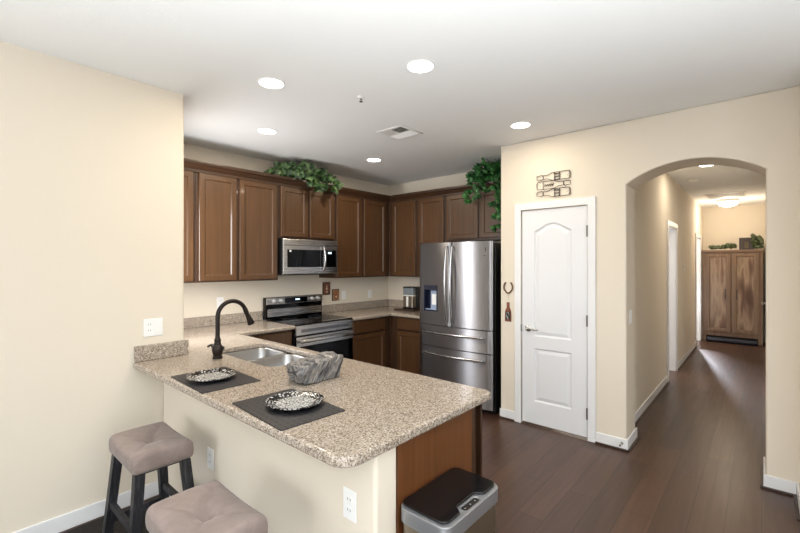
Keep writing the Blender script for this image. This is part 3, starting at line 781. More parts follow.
# handles
def vhandle(x, par):
    yv = fridge_y(x); pts = [(x, yv + 0.012, 0.92)] + [(x, yv - 0.03 - 0.03 * math.sin(PI * k / 16), 0.93 + 0.80 * k / 16) for k in range(17)] + [(x, yv + 0.012, 1.74)]
    MB().tube(pts, 0.011, 12).build('handle', M['steel'], par, smooth=True)
vhandle(fsp - 0.036, ld); vhandle(fsp + 0.036, rd)
def hhandle(z, par):
    pts = [(-2.90, fridge_y(-2.9) + 0.012, z)] + [(-2.90 + 0.755 * k / 16, fridge_y(-2.9 + .755 * k / 16) - 0.03 - 0.025 * math.sin(PI * k / 16), z) for k in range(17)] + [(-2.145, fridge_y(-2.145) + 0.012, z)]
    MB().tube(pts, 0.012, 12).build('handle', M['steel'], par, smooth=True)
hhandle(0.79, w1); hhandle(0.555, w2)
ys = fridge_y(-2.13) - 0.0015
for a, b_ in ((-2.155, -2.147), (-2.125, -2.117)): MB().box(a, b_, ys, ys + 0.006, 1.68, 1.72).build('door_mark', M['slot'], rd)
MB().box(-2.15, -2.12, ys, ys + 0.006, 1.632, 1.638).build('door_caption', M['slot'], rd)
MB().box(fx0 + 0.02, fx1 - 0.02, 3.86, 3.9, 0.0, 0.029).build('base_grille', M['black'], fr)

# coffee maker on tray
tr = MB().box(-3.83, -3.46, 4.24, 4.54, CT1 + 0.0005, CT1 + 0.02, 0.006, 2)
tag(tr.build('serving_tray', mat('dark_brown_tray', (52, 36, 28), .4)), 'dark flat tray under the coffee maker beside the refrigerator', 'tray')
cz0 = CT1 + 0.021
cf = thing('coffee_maker', (-3.65, 4.40, cz0), 'small black and silver coffee maker on tray beside the refrigerator', 'coffee maker')
MB().box(-3.755, -3.555, 4.33, 4.51, cz0, cz0 + 0.02, 0.006).build('base', M['black'], cf)
MB().box(-3.755, -3.555, 4.42, 4.51, cz0 + 0.021, cz0 + 0.30, 0.01).build('water_tank', M['black'], cf)
MB().slab([rrect(-3.75, -3.56, 4.335, 4.418, 0.03, 5)], cz0 + 0.021, cz0 + 0.175, 0.003, 1).build('carafe', M['steel_can'], cf, smooth=True, wn=True)
MB().slab([rrect(-3.752, -3.558, 4.333, 4.418, 0.03, 5)], cz0 + 0.176, cz0 + 0.188, 0.002, 1).build('trim_band', M['plastic_white'], cf)
MB().slab([rrect(-3.75, -3.56, 4.335, 4.418, 0.03, 5)], cz0 + 0.189, cz0 + 0.285, 0.003, 1).build('brew_head', M['clear'], cf, smooth=True, wn=True)
MB().slab([rrect(-3.755, -3.555, 4.33, 4.418, 0.03, 5)], cz0 + 0.286, cz0 + 0.302, 0.004, 1).build('lid', M['black'], cf, smooth=True, wn=True)
MB().box(-3.672, -3.638, 4.322, 4.334, cz0 + 0.03, cz0 + 0.17, 0.004).build('spout_column', M['plastic_white'], cf)

# trash can
tc = thing('trash_can', (-0.915, 1.345, 0), 'steel trash can with black lid standing against the peninsula end panel', 'trash can')
tx0, tx1, ty0, ty1, tz = -1.028, -0.80, 1.155, 1.545, 0.645
MB().slab([rrect(tx0 + 0.008, tx1 - 0.008, ty0 + 0.008, ty1 - 0.008, 0.035, 6)], 0.02, tz - 0.055, 0.002, 1).build('body', M['steel_can'], tc, smooth=True)
MB().slab([rrect(tx0 + 0.006, tx1 - 0.006, ty0 + 0.006, ty1 - 0.006, 0.036, 6)], 0.0, 0.0195, 0.002, 1).build('base', M['black'], tc, smooth=True)
ym = (ty0 + ty1) / 2
nt = [(tx1 - 0.018, ty0 + 0.016), (tx1 - 0.018, ym - 0.085), (tx1 - 0.05, ym - 0.06), (tx1 - 0.05, ym + 0.06), (tx1 - 0.018, ym + 0.085), (tx1 - 0.018, ty1 - 0.006), (tx0 + 0.002, ty1 - 0.006), (tx0 + 0.002, ty0 + 0.016)]
lidp = roundpoly(nt, [.03, .01, .012, .012, .01, .03, .03, .03], 4)
sen = rrect(tx1 - 0.042, tx1 - 0.016, ym - 0.052, ym + 0.052, 0.01)
MB().slab([rrect(tx0, tx1, ty0, ty1, 0.042, 8), sen], tz - 0.055, tz, 0.004, 2).build('rim', M['rim_grey'], tc, smooth=True, wn=True)
MB().slab([lidp], tz + 0.0004, tz + 0.009, 0.003, 2).build('lid', M['lid'], tc, smooth=True, wn=True)
sp = MB().slab([rrect(tx1 - 0.041, tx1 - 0.017, ym - 0.051, ym + 0.051, 0.01)], tz - 0.02, tz - 0.003, 0.002, 1).build('sensor_panel', M['black'], tc)
for dy in (-0.034, 0.0, 0.034):
    MB().lathe((tx1 - 0.029, ym + dy, tz - 0.0029), [(0, 0), (0.004, 0), (0.003, 0.0008), (0, 0.0008)], 10).build('indicator', M['chrome'], sp)

# ------------------------------------------------------------------ stools
def rug_mat():
    m = mat('charcoal_rug', (52, 48, 46), 0.95, spec=0.1); g = N(m)
    n = g.noise(g.co(), 160, 3, 0.7)
    g.color(g.ramp(n, [(0.3, (30, 28, 28)), (0.5, (50, 46, 44)), (0.72, (82, 77, 74))])); g.bump(n, 0.5, 0.004); return m
tag(MB().box(-3.02, -1.2, -1.7, 1.02, 0.0005, 0.008, 0.002, 1).build('area_rug', rug_mat()), 'dark charcoal rug under the two bar stools', 'rug')
def make_stool(loc, label):
    t = thing('bar_stool', loc, label, 'stool', 'tufted suede bar stools at the peninsula')
    SH = 0.53; hx, hy, hz = 0.200, 0.137, 0.046
    def f(p, u):
        x, y = p.x / hx, p.y / hy
        if p.z > -hz + 0.02:
            k = (p.z + hz) / (2 * hz)
            d = math.sqrt(x * x + y * y * 0.7)
            dip = -0.034 * math.exp(-(d / 0.19) ** 2) - 0.012 * math.exp(-(d / 0.5) ** 2)
            crease = -0.010 * math.exp(-((abs(x) - abs(y)) / 0.06) ** 2) * max(0, 1 - d / 1.3)
            saddle = 0.012 * (x * x) - 0.004
            crown = 0.010 * (1 - y * y) * (1 - 0.4 * x * x)
            p = p + Vector((0, 0, k * (dip + crease + saddle + crown)))
        bul = 0.006 * (1 - (p.z / hz) ** 2) if abs(p.z) < hz else 0
        p.x += bul * (1 if x > 0 else -1) * (abs(x) > 0.9); p.y += bul * (1 if y > 0 else -1) * (abs(y) > 0.88)
        return p
    c = (loc[0], loc[1], SH + hz)
    cu = MB().rbox(c, (hx, hy, hz), 0.022, 36, f).build('seat_cushion', M['suede'], t, smooth='full')
    MB().lathe((loc[0], loc[1], SH + 2 * hz - 0.043), [(0, 0), (0.014, 0), (0.013, 0.005), (0.006, 0.009), (0, 0.0095)], 16).build('tuft_button', M['suede'], cu, smooth=True)
    MB().box(loc[0] - 0.17, loc[0] + 0.17, loc[1] - 0.10, loc[1] + 0.10, SH - 0.012, SH - 0.001, 0.002).build('seat_frame', M['stool_wood'], t)
    def legp(sx, sy, z):
        k = 1 - z / SH
        return Vector((loc[0] + sx * (0.168 + 0.05 * k), loc[1] + sy * (0.105 + 0.045 * k), z))
    for sx in (-1, 1):
        for sy in (-1, 1):
            m = MB(); a = legp(sx, sy, 0); b = legp(sx, sy, SH - 0.0015); w = 0.022; vs = []
            for q, ww in ((a, w * 0.9), (b, w)):
                for ex, ey in ((-1, -1), (1, -1), (1, 1), (-1, 1)): vs.append((q.x + ex * ww, q.y + ey * ww, q.z))
            m.poly(vs, [(3, 2, 1, 0), (4, 5, 6, 7), (0, 1, 5, 4), (1, 2, 6, 5), (2, 3, 7, 6), (3, 0, 4, 7)])
            m.build('leg', M['stool_wood'], t)
    for (s1, s2, z) in (((-1, -1), (1, -1), 0.26), ((-1, 1), (1, 1), 0.26), ((-1, -1), (-1, 1), 0.17), ((1, -1), (1, 1), 0.17)):
        a, b = legp(*s1, z), legp(*s2, z); d = (b - a).normalized(); a += d * 0.02; b -= d * 0.02
        m = MB()
        if abs(d.x) > .5: m.box(a.x, b.x, a.y - 0.011, a.y + 0.011, z - 0.018, z + 0.018, 0.002)
        else: m.box(a.x - 0.011, a.x + 0.011, a.y, b.y, z - 0.018, z + 0.018, 0.002)
        m.build('stretcher', M['stool_wood'], t)
    return t
st = make_stool((-2.43, 0.775, 0), 'taupe suede bar stool in the corner by the left wall, dark legs showing')
st.location.z = 0.0082
dup(st, (-1.555, 0.68, 0.0082), 'taupe suede bar stool in the foreground at the bottom edge of the photo')

# ------------------------------------------------------------------ things on the peninsula
def placemat(c, rz, label):
    o = MB().slab([rrect(-0.222, 0.222, -0.155, 0.155, 0.008, 3)], 0, 0.004, 0.001, 1).build('placemat', M['placemat'], origin=(0, 0, 0))
    o.location = c; o.rotation_euler = (0, 0, rz); tag(o, label, 'placemat', 'woven placemats on the peninsula'); return o
placemat((-2.275, 1.045, CT1 + 0.0004), math.radians(-2), 'black woven placemat on the granite nearer the left wall')
placemat((-1.585, 1.05, CT1 + 0.0004), math.radians(-3.5), 'black woven placemat on the granite beside the rock')
def plate(loc, label):
    t = thing('decorative_plate', loc, label, 'plate', 'mosaic plates on the placemats')
    x, y, z = loc; r = 0.127
    MB().lathe(loc, [(0, 0), (0.07, 0), (0.085, 0.004), (r * .96, 0.017), (r, 0.0195), (r, 0.023), (r * .95, 0.0225), (0.086, 0.0105), (0.086, 0.0085), (0, 0.0075)], 48).build('rim', M['mosaic'], t, smooth=True)
    MB().lathe((x, y, z + 0.0078), [(0, 0), (0.083, 0.0012), (0.084, 0.003), (0, 0.0015)], 40).build('centre', M['mosaic_centre'], t, smooth=True)
    return t
pl = plate((-2.285, 1.033, CT1 + 0.0046), 'black and silver mosaic plate on the placemat nearer the left wall')
dup(pl, (-1.578, 1.087, CT1 + 0.0046), 'black and silver mosaic plate on the placemat beside the rock')
# rock
b = bmesh.new(); bmesh.ops.create_cube(b, size=2); bmesh.ops.subdivide_edges(b, edges=b.edges[:], cuts=14, use_grid_fill=True)
for v in b.verts:
    u = v.co.copy(); p = u.normalized() * 0.12 + u * 0.90
    x = p.x * 0.072; y = p.y * 0.13; z = p.z * 0.055
    z += 0.012 * u.y * (u.z > 0) ; y += 0.016 * u.z * (1 if u.y > 0 else -0.6)
    q = Vector((x, y, z)); nz = noise.noise_vector(q * 16 + Vector((3, 1, 5))) * 0.014 + noise.noise_vector(q * 42) * 0.003
    q += nz; q.z = max(q.z, -0.058); v.co = q + Vector((-1.855, 1.405, CT1 + 0.0585))
m = MB(); m.merge(b)
tag(m.build('banded_rock', M['rock'], smooth='full'), 'grey and white banded rock standing on the granite next to the sink', 'rock')

# ------------------------------------------------------------------ wall plates, plaques, wall art
def plate_thing(name, fn, w, h, label, cat, kind):
    """fn(a, z, n): local plate coordinates to the wall"""
    c = fn(0, 0, 0); t = thing(name, c, label, cat)
    def bx(a0, a1, z0, z1, n0, n1, nm, mt, par, bev=0.0012):
        P = [fn(a, z, n) for a in (a0, a1) for z in (z0, z1) for n in (n0, n1)]
        X = [p[0] for p in P]; Y = [p[1] for p in P]; Z = [p[2] for p in P]
        return MB().box(min(X), max(X), min(Y), max(Y), min(Z), max(Z), bev, 1).build(nm, mt, par)
    bx(-w / 2, w / 2, -h / 2, h / 2, 0.0006, 0.006, 'cover_plate', M['plastic_white'], t, 0.002)
    def sock(a):
        for dz in (-0.02, 0.02):
            s = bx(a - 0.017, a + 0.017, dz - 0.0145, dz + 0.0145, 0.006, 0.0075, 'socket', M['plastic_white'], t, 0.0007)
            for da in (-0.007, 0.007): bx(a + da - 0.0012, a + da + 0.0012, dz - 0.003, dz + 0.006, 0.0075, 0.0079, 'slot', M['slot'], s, 0)
    def rock(a):
        bx(a - 0.0165, a + 0.0165, -0.034, 0.034, 0.006, 0.0095, 'rocker', M['plastic_white'], t, 0.001)
    if kind == 'outlet': sock(0)
    elif kind == 'switch': rock(0)
    elif kind == 'combo': sock(-0.024); rock(0.024)
    return t
w_left = lambda y0, z0: (lambda a, z, n: (LWX + n, y0 + a, z0 + z))
w_knee = lambda x0, z0: (lambda a, z, n: (x0 + a, 1.05 - n, z0 + z))
w_back = lambda y0, z0: (lambda a, z, n: (KBX + n, y0 + a, z0 + z))
w_hall = lambda y0, z0, x=HLX: (lambda a, z, n: (x + n, y0 + a, z0 + z))
plate_thing('wall_plate', w_left(0.99, 1.128), 0.118, 0.118, 'white double wall plate with outlet and switch above the granite on the left wall', 'wall plate', 'combo')
plate_thing('wall_outlet', w_knee(-2.335, 0.455), 0.072, 0.115, 'white outlet low on the peninsula wall behind the stools', 'outlet', 'outlet')
plate_thing('wall_outlet', w_knee(-1.168, 0.643), 0.072, 0.115, 'white outlet below the countertop corner near the trash can', 'outlet', 'outlet')
plate_thing('wall_outlet', w_back(3.725, 1.128), 0.072, 0.115, 'white outlet on the kitchen back wall just right of the two plaques', 'outlet', 'outlet')
plate_thing('wall_outlet', w_back(4.22, 1.118), 0.072, 0.115, 'white outlet on the kitchen back wall nearest the room corner', 'outlet', 'outlet')
plate_thing('wall_outlet', w_back(2.02, 1.145), 0.072, 0.115, 'white outlet on the kitchen back wall behind the faucet', 'outlet', 'outlet')
plate_thing('light_switch', w_hall(3.95, 1.10, AX0), 0.072, 0.115, 'white light switch on the left jamb of the arch', 'switch', 'switch')
plate_thing('light_switch', w_hall(7.95, 1.50), 0.08, 0.115, 'small wall control between the two doorways in the hall', 'switch', 'switch')
plate_thing('wall_outlet', w_hall(7.9, 0.45), 0.072, 0.115, 'white outlet low on the hall wall between the two doorways', 'outlet', 'outlet')

def plaque(y, z, w, h, mt, label):
    t = thing('wall_plaque', (KBX, y, z - h / 2), label, 'plaque')
    MB().box(KBX + 0.0006, KBX + 0.016, y - w / 2, y + w / 2, z - h / 2, z + h / 2, 0.002).build('board', M['plaque_edge'], t)
    MB().box(KBX + 0.0161, KBX + 0.0175, y - w / 2 + .008, y + w / 2 - .008, z - h / 2 + .008, z + h / 2 - .008).build('picture', mt, t)
    b0 = KBX + 0.0176
    m = MB(); m.box(b0, b0 + 0.001, y - 0.012, y + 0.014, z - 0.052, z + 0.004); m.box(b0, b0 + 0.001, y - 0.004, y + 0.006, z + 0.004, z + 0.04)
    m.build('painted_bottle', M['plaque_red'] if mt is M['plaque_b'] else M['plaque_cream'], t)
    MB().box(b0 + 0.001, b0 + 0.0015, y - 0.009, y + 0.011, z - 0.035, z - 0.012).build('painted_label', M['plaque_cream'] if mt is M['plaque_b'] else M['plaque_red'], t)
plaque(3.42, 1.23, 0.12, 0.165, M['plaque_a'], 'small dark red painted bottle plaque right of the range, the higher one')
plaque(3.575, 1.14, 0.115, 0.152, M['plaque_b'], 'small tan painted bottle plaque, lower and beside the outlet')

# wire wine bottle art
wa = thing('wine_bottle_wall_art', (-1.45, DWY, 2.17), 'dark wire wall art of three stacked wine bottles above the pantry door', 'wall art')
yw = DWY - 0.012
def bottle_outline(x0, x1, zc, hh, flip):
    L = x1 - x0
    P = [(0, .018), (0.035, .018), (0.035, .023), (0.05, .023), (0.05, .016), (0.105, .018), (0.13, .03), (0.15, hh), (L - .01, hh), (L, hh - .012), (L, -hh + .012), (L - .01, -hh), (0.15, -hh), (0.13, -.03), (0.105, -.018), (0.05, -.016), (0.05, -.023), (0.035, -.023), (0.035, -.018), (0, -.018), (0, .018)]
    return [((x1 - p[0]) if flip else (x0 + p[0]), yw, zc + p[1]) for p in P]
for i, (zc, fl) in enumerate(((2.362, False), (2.287, True), (2.210, False))):
    x0, x1 = (-1.605, -1.295)
    m = MB().tube(bottle_outline(x0, x1, zc, 0.036, fl), 0.003, 6)
    sx = (lambda a: x1 - a) if fl else (lambda a: x0 + a)
    for a in ((0.165, 0.215, 0.3) if not fl else (0.25,)): m.tube([(sx(a), yw, zc - 0.036), (sx(a), yw, zc + 0.036)], 0.0025, 6)
    if not fl:
        for k in range(5):
            zz = zc - 0.028 + k * 0.014
            m.tube([(sx(0.165), yw, zz), (sx(0.19), yw, zz + (0.007 if k % 2 else -0.007)), (sx(0.215), yw, zz)], 0.003, 6)
    else:
        m.tube([(sx(0.15 + 0.09 * k / 20), yw, zc + 0.016 * math.sin(k * 1.5) * (1 - k / 40)) for k in range(21)], 0.003, 6)
    for a in (0.06, 0.28): m.tube([(sx(a), yw, zc), (sx(a), DWY - 0.0008, zc)], 0.002, 6)
    if True:
        m.tube([(sx(0.06), yw, zc - 0.016), (sx(0.06), yw, zc + 0.016)], 0.003, 6)
    m.build('wire_bottle', M['wire'], wa, smooth=True)

# horseshoe and bottle opener
hs = [(-1.903 + 0.046 * math.sin(a) * (1 - 0.18 * (math.cos(a) > .5)), DWY - 0.008, 1.318 - 0.058 * math.cos(a)) for a in [(-2.55 + 5.1 * k / 24) for k in range(25)]]
tag(MB().tube(hs, 0.0075, 8).build('horseshoe', M['rust'], smooth=True), 'rusty horseshoe hung on the wall between refrigerator and pantry door', 'horseshoe')
bo = thing('bottle_opener', (-1.903, DWY, 0.975), 'amber bottle-shaped opener hanging below the horseshoe', 'bottle opener')
P = [(-.03, 0), (.03, 0), (.032, .006), (.032, .095), (.026, .115), (.014, .135), (.012, .175), (.014, .178), (.014, .19), (-.014, .19), (-.014, .178), (-.012, .175), (-.014, .135), (-.026, .115), (-.032, .095), (-.032, .006)]
MB().slab([P], 0.0008, 0.014, 0.002, 1, fn=lambda x, y, z: (-1.903 + x, DWY - z, 0.978 + y)).build('board', M['red_brown'], bo)
MB().slab([rrect(-.026, .026, 0.02, 0.1, 0.006)], 0.0142, 0.0155, fn=lambda x, y, z: (-1.903 + x, DWY - z, 0.978 + y)).build('label_patch', M['slot'], bo)
m = MB(); m.tube([(-1.903 + 0.014 * math.cos(2 * PI * k / 16), DWY - 0.019, 1.045 + 0.02 * math.sin(2 * PI * k / 16)) for k in range(17)], 0.003, 6); m.tube([(-1.91, DWY - 0.019, 1.02), (-1.895, DWY - 0.019, 1.0)], 0.004, 6)
m.build('opener', M['chrome'], bo)
MB().tube([(-1.903, DWY - 0.008, 1.166), (-1.903, DWY - 0.006, 1.254)], 0.0012, 5).build('string', M['plaque_cream'], bo)

# ------------------------------------------------------------------ ceiling fixtures
def can_light(x, y, label, power, col=(1, .85, .64), r=0.082):
    t = thing('recessed_light', (x, y, CZ), label, 'ceiling light', 'round recessed ceiling lights')
    MB().lathe((x, y, CZ), [(r * .94, -0.0005), (r * 1.03, -0.0005), (r * 1.03, -0.003), (r * .96, -0.006), (r * .94, -0.003)], 36).build('trim_ring', M['plastic_white'], t, smooth=True)
    MB().lathe((x, y, CZ), [(0, -0.0012), (r * .935, -0.0012), (r * .935, -0.004), (0, -0.0055)], 32).build('lens', M['lens'], t, smooth=True)
    l = bpy.data.lights.new('lamp', 'AREA'); l.shape = 'DISK'; l.size = 0.13; l.energy = power; l.color = col
    o = bpy.data.objects.new('lamp', l); COL.objects.link(o); o.location = (x, y, CZ - 0.012); o.rotation_euler = (0, 0, 0)
    return t
can_light(-2.428, 1.489, 'lit recessed ceiling light nearest the left wall corner', 7)
can_light(-1.545, 1.952, 'lit recessed ceiling light nearest the camera, highest in the photo', 7)
can_light(-3.335, 2.0, 'lit recessed ceiling light above the counter left of the ivy', 7)
can_light(-3.333, 3.356, 'lit recessed ceiling light nearest the kitchen corner', 7)
can_light(-1.555, 3.345, 'lit recessed ceiling light nearest the pantry door wall', 4)
can_light(-0.494, 6.176, 'lit recessed light in the hall ceiling just inside the arch', 5.5, (1, .88, .70))
sp_ = thing('fire_sprinkler', (-2.151, 2.035, CZ), 'small pendent fire sprinkler on the ceiling between two recessed lights', 'sprinkler')
MB().lathe((-2.151, 2.035, CZ), [(0, -0.0005), (0.028, -0.0005), (0.024, -0.006), (0.012, -0.01), (0, -0.01)], 24).build('escutcheon', M['plastic_white'], sp_, smooth=True)
m = MB().lathe((-2.151, 2.035, CZ), [(0, -0.0105), (0.009, -0.0105), (0.009, -0.02), (0.003, -0.022), (0.003, -0.03), (0.013, -0.031), (0.013, -0.034), (0, -0.034)], 16); m.build('head', M['chrome'], sp_, smooth=True)

def vent(x0, x1, y0, y1, label, nsl, along='x', tilt=0.5):
    t = thing('air_vent', ((x0 + x1) / 2, (y0 + y1) / 2, CZ), label, 'vent')
    f = 0.028
    MB().slab([[(x0, y0), (x1, y0), (x1, y1), (x0, y1)], [(x0 + f, y0 + f), (x0 + f, y1 - f), (x1 - f, y1 - f), (x1 - f, y0 + f)]], CZ - 0.009, CZ - 0.0006, 0.002, 1).build('frame', M['plastic_white'], t)
    MB().box(x0 + f, x1 - f, y0 + f, y1 - f, CZ - 0.002, CZ - 0.0006).build('throat', M['vent_dark'], t)
    return t, (x0 + f, x1 - f, y0 + f, y1 - f)
def slats(t, x0, x1, y0, y1, n, axis, sgn):
    m = MB()
    for k in range(n):
        if axis == 'x':
            c = y0 + (y1 - y0) * (k + .5) / n; w = (y1 - y0) / n * .62
            m.poly([(x0, c - w / 2, CZ - (.003 if sgn > 0 else .011)), (x1, c - w / 2, CZ - (.003 if sgn > 0 else .011)), (x1, c + w / 2, CZ - (.011 if sgn > 0 else .003)), (x0, c + w / 2, CZ - (.011 if sgn > 0 else .003))], [(0, 1, 2, 3)])
        else:
            c = x0 + (x1 - x0) * (k + .5) / n; w = (x1 - x0) / n * .62
            m.poly([(c - w / 2, y0, CZ - (.003 if sgn > 0 else .011)), (c + w / 2, y0, CZ - (.011 if sgn > 0 else .003)), (c + w / 2, y1, CZ - (.011 if sgn > 0 else .003)), (c - w / 2, y1, CZ - (.003 if sgn > 0 else .011))], [(0, 1, 2, 3)])
    bmesh.ops.solidify(m.bm, geom=m.bm.faces[:], thickness=0.0012)
    m.build('louvers', M['plastic_white'], t)
t, (a, b_, c, d) = vent(-2.615, -2.313, 2.66, 2.962, 'square white air vent in the kitchen ceiling', 6)
xm, ymid = (a + b_) / 2, (c + d) / 2
slats(t, a, b_, ymid, d, 7, 'x', 1); slats(t, a, xm, c, ymid, 7, 'y', -1); slats(t, xm, b_, c, ymid, 7, 'y', 1)
t, (a, b_, c, d) = vent(-0.745, -0.19, 8.8, 9.45, 'large white return vent in the hall ceiling before the dome light', 12)
slats(t, a, b_, c, d, 16, 'x', 1)
sm = MB().lathe((-0.72, 7.06, CZ), [(0, -0.0006), (0.065, -0.0006), (0.065, -0.02), (0.05, -0.032), (0, -0.034)], 28)
tag(sm.build('smoke_detector', M['plastic_white'], smooth=True), 'round white smoke detector on the hall ceiling', 'smoke detector')
dm = thing('dome_light', (-0.47, 9.8, CZ), 'lit round dome light on the hall ceiling above the armoire', 'ceiling light')
MB().lathe((-0.47, 9.8, CZ), [(0, -0.0006), (0.17, -0.0006), (0.175, -0.01), (0.17, -0.035), (0, -0.035)], 36).build('base', M['chrome'], dm, smooth=True)
MB().lathe((-0.47, 9.8, CZ - 0.0355), [(0.16, 0), (0.155, -0.03), (0.12, -0.07), (0.06, -0.09), (0, -0.095)], 36).build('glass_bowl', M['globe'], dm, smooth=True)
pl_ = bpy.data.lights.new('dome_lamp', 'POINT'); pl_.energy = 13; pl_.color = (1, .85, .66); pl_.shadow_soft_size = 0.12
po = bpy.data.objects.new('dome_lamp', pl_); COL.objects.link(po); po.location = (-0.47, 9.8, CZ - 0.34)
# light in the two side rooms
area('bedroom_daylight', (-3.2, 6.8, 1.5), (PI / 2, 0, -PI / 2), 1.6, 1.4, 70, (.95, .97, 1))
area('bath_daylight', (-3.2, 9.8, 1.5), (PI / 2, 0, -PI / 2), 1.2, 1.2, 60, (.95, .97, 1))
sl = bpy.data.lights.new('bath_lamp', 'SPOT'); sl.energy = 420; sl.spot_size = math.radians(40); sl.spot_blend = 0.3; sl.shadow_soft_size = 0.03; sl.color = (.86, .9, 1)
so = bpy.data.objects.new('bath_lamp', sl); COL.objects.link(so); so.location = (-1.11, 10.43, 1.3)
so.rotation_euler = (Vector((-0.6, 8.1, 0)) - Vector(so.location)).to_track_quat('-Z', 'Y').to_euler()

# ------------------------------------------------------------------ armoire at the hall end
ax0, ax1, ay0, ay1, az = -0.915, 0.03, 10.32, 10.80, 1.825
ar = thing('armoire', ((ax0 + ax1) / 2, (ay0 + ay1) / 2, 0), 'rustic weathered wood armoire with two doors at the hall end', 'armoire')
m = MB(); m.box(ax0 + 0.01, ax0 + 0.075, ay0, ay1, 0, az - 0.045); m.box(ax1 - 0.075, ax1 - 0.01, ay0, ay1, 0, az - 0.045)
m.box(ax0 + 0.075, ax1 - 0.075, ay0 + 0.02, ay1, 0.17, az - 0.045); m.box(ax0 + 0.075, ax1 - 0.075, ay0, ay0 + 0.02, 0.13, 0.235); m.box(ax0 + 0.075, ax1 - 0.075, ay0, ay0 + 0.02, az - 0.09, az - 0.045)
m.box((ax0 + ax1) / 2 - 0.03, (ax0 + ax1) / 2 + 0.03, ay0, ay0 + 0.02, 0.235, az - 0.09)
m.build('body', M['rustic_frame'], ar)
MB().box(ax0, ax1, ay0 - 0.02, ay1, az - 0.044, az, 0.004).build('top', M['rustic_top'], ar)
for a0, a1, hx_ in ((ax0 + 0.07, (ax0 + ax1) / 2 - 0.012, -0.055), ((ax0 + ax1) / 2 + 0.012, ax1 - 0.07, 0.055)):
    dd = shaker(MB(), ff(ay0 - 0.0005), a0, a1, 0.215, az - 0.075, 0.02, 0.062, 0.012).build('door', M['rustic_frame'], ar)
    MB().box(a0 + 0.072, a1 - 0.072, ay0 - 0.0115, ay0 - 0.0087, 0.215 + 0.072, az - 0.075 - 0.072).build('door_panel', M['rustic'], dd)
    xh = (ax0 + ax1) / 2 + hx_ * 1.55
    mm = MB().box(xh - 0.007, xh + 0.007, ay0 - 0.05, ay0 - 0.038, 0.86, 1.06, 0.003)
    for zz in (0.885, 1.035): mm.box(xh - 0.006, xh + 0.006, ay0 - 0.04, ay0 - 0.0208, zz - 0.008, zz + 0.008)
    mm.build('handle', M['handle_dark'], dd)
MB().box(ax0 + 0.076, ax1 - 0.076, ay0 + 0.06, ay0 + 0.08, 0.0, 0.169).build('gap_shade_board', M['gap'], ar)  # black board; the shadow under the armoire is put into its colour
rl = MB().tube([(ax0 + 0.09, ay0 - 0.03, 0.047), (ax1 - 0.09, ay0 - 0.03, 0.047)], 0.045, 14)
tag(rl.build('draft_stopper', mat('dark_blue_fabric', (22, 24, 36), .6), smooth=True), 'dark rolled draft stopper lying along the armoire base', 'draft stopper')
# crate on top
cr = thing('wooden_crate', (-0.19, 10.5, az), 'dark brown wooden box with lantern front on top of the armoire', 'box')
m = MB(); cx0, cx1, cy0, cy1, ch = -0.33, -0.105, 10.42, 10.60, 0.235
m.box(cx0, cx1, cy0, cy0 + 0.012, az + 0.001, az + ch, 0.002); m.box(cx0, cx1, cy1 - 0.012, cy1, az + 0.001, az + ch, 0.002); m.box(cx0, cx0 + 0.012, cy0 + 0.012, cy1 - 0.012, az + 0.001, az + ch, 0.002); m.box(cx1 - 0.012, cx1, cy0 + 0.012, cy1 - 0.012, az + 0.001, az + ch, 0.002); m.box(cx0 + .012, cx1 - .012, cy0 + .012, cy1 - .012, az + 0.001, az + 0.012)
m.build('box', wood('dark_crate_wood', (30, 20, 14), (44, 30, 21), (58, 41, 29)), cr)
MB().box(cx0 + 0.08, cx1 - 0.08, cy0 - 0.004, cy0 - 0.0005, az + 0.03, az + 0.15, 0.002).build('front_plate', mat('brass_grey', (92, 80, 58), .45, .5), cr)

# ------------------------------------------------------------------ ivy
def leaf(m, p, nrm, tip, s):
    """one five-lobed ivy leaf folded along its midrib"""
    n = nrm.normalized(); t = (tip - n * tip.dot(n)).normalized(); r = t.cross(n)
    L = [(0, -.42), (.3, -.5), (.52, -.2), (.36, -.02), (.5, .28), (.22, .26), (0, .62), (-.22, .26), (-.5, .28), (-.36, -.02), (-.52, -.2), (-.3, -.5)]
    vs = [p + r * (x * s) + t * (y * s) + n * (-abs(x) * s * 0.35 - (y * y) * s * 0.18) for x, y in L]
    c = p + n * 0.04 * s
    m.poly([c] + vs, [(0, 1 + k, 1 + (k + 1) % 12) for k in range(12)])
def ivy(name, label, strands, mt, smin, smax, dens, fix):
    """strands: polylines the leaves grow along"""
    base = strands[0][0]
    t = thing(name, base, label, 'plant'); fo = MB(); stm = MB()
    for S_ in strands:
        pts = [Vector(p) for p in S_]
        fine = []
        for a, b2 in zip(pts[:-1], pts[1:]):
            for k in range(4): fine.append(a.lerp(b2, k / 4))
        fine.append(pts[-1]); stm.tube([fix(p) for p in fine], 0.0025, 5)
        for a, b2 in zip(pts[:-1], pts[1:]):
            for k in range(max(1, int((b2 - a).length * dens))):
                q = a.lerp(b2, rnd.random()) + Vector((rnd.gauss(0, .03), rnd.gauss(0, .03), rnd.gauss(0, .025)))
                s = rnd.uniform(smin, smax)
                q = fix(q, s)
                nn = Vector((rnd.uniform(.1, .9), rnd.uniform(-1, -.05), rnd.uniform(-.1, 1.0)))
                tt = Vector((rnd.uniform(-1, 1), rnd.uniform(-1, 1), rnd.uniform(-1.2, .3)))
                leaf(fo, q, nn, tt, s)
    fo.build('foliage', mt, t); stm.build('stems', M['stem'], t, smooth=True)
    return t
CT = 2.505
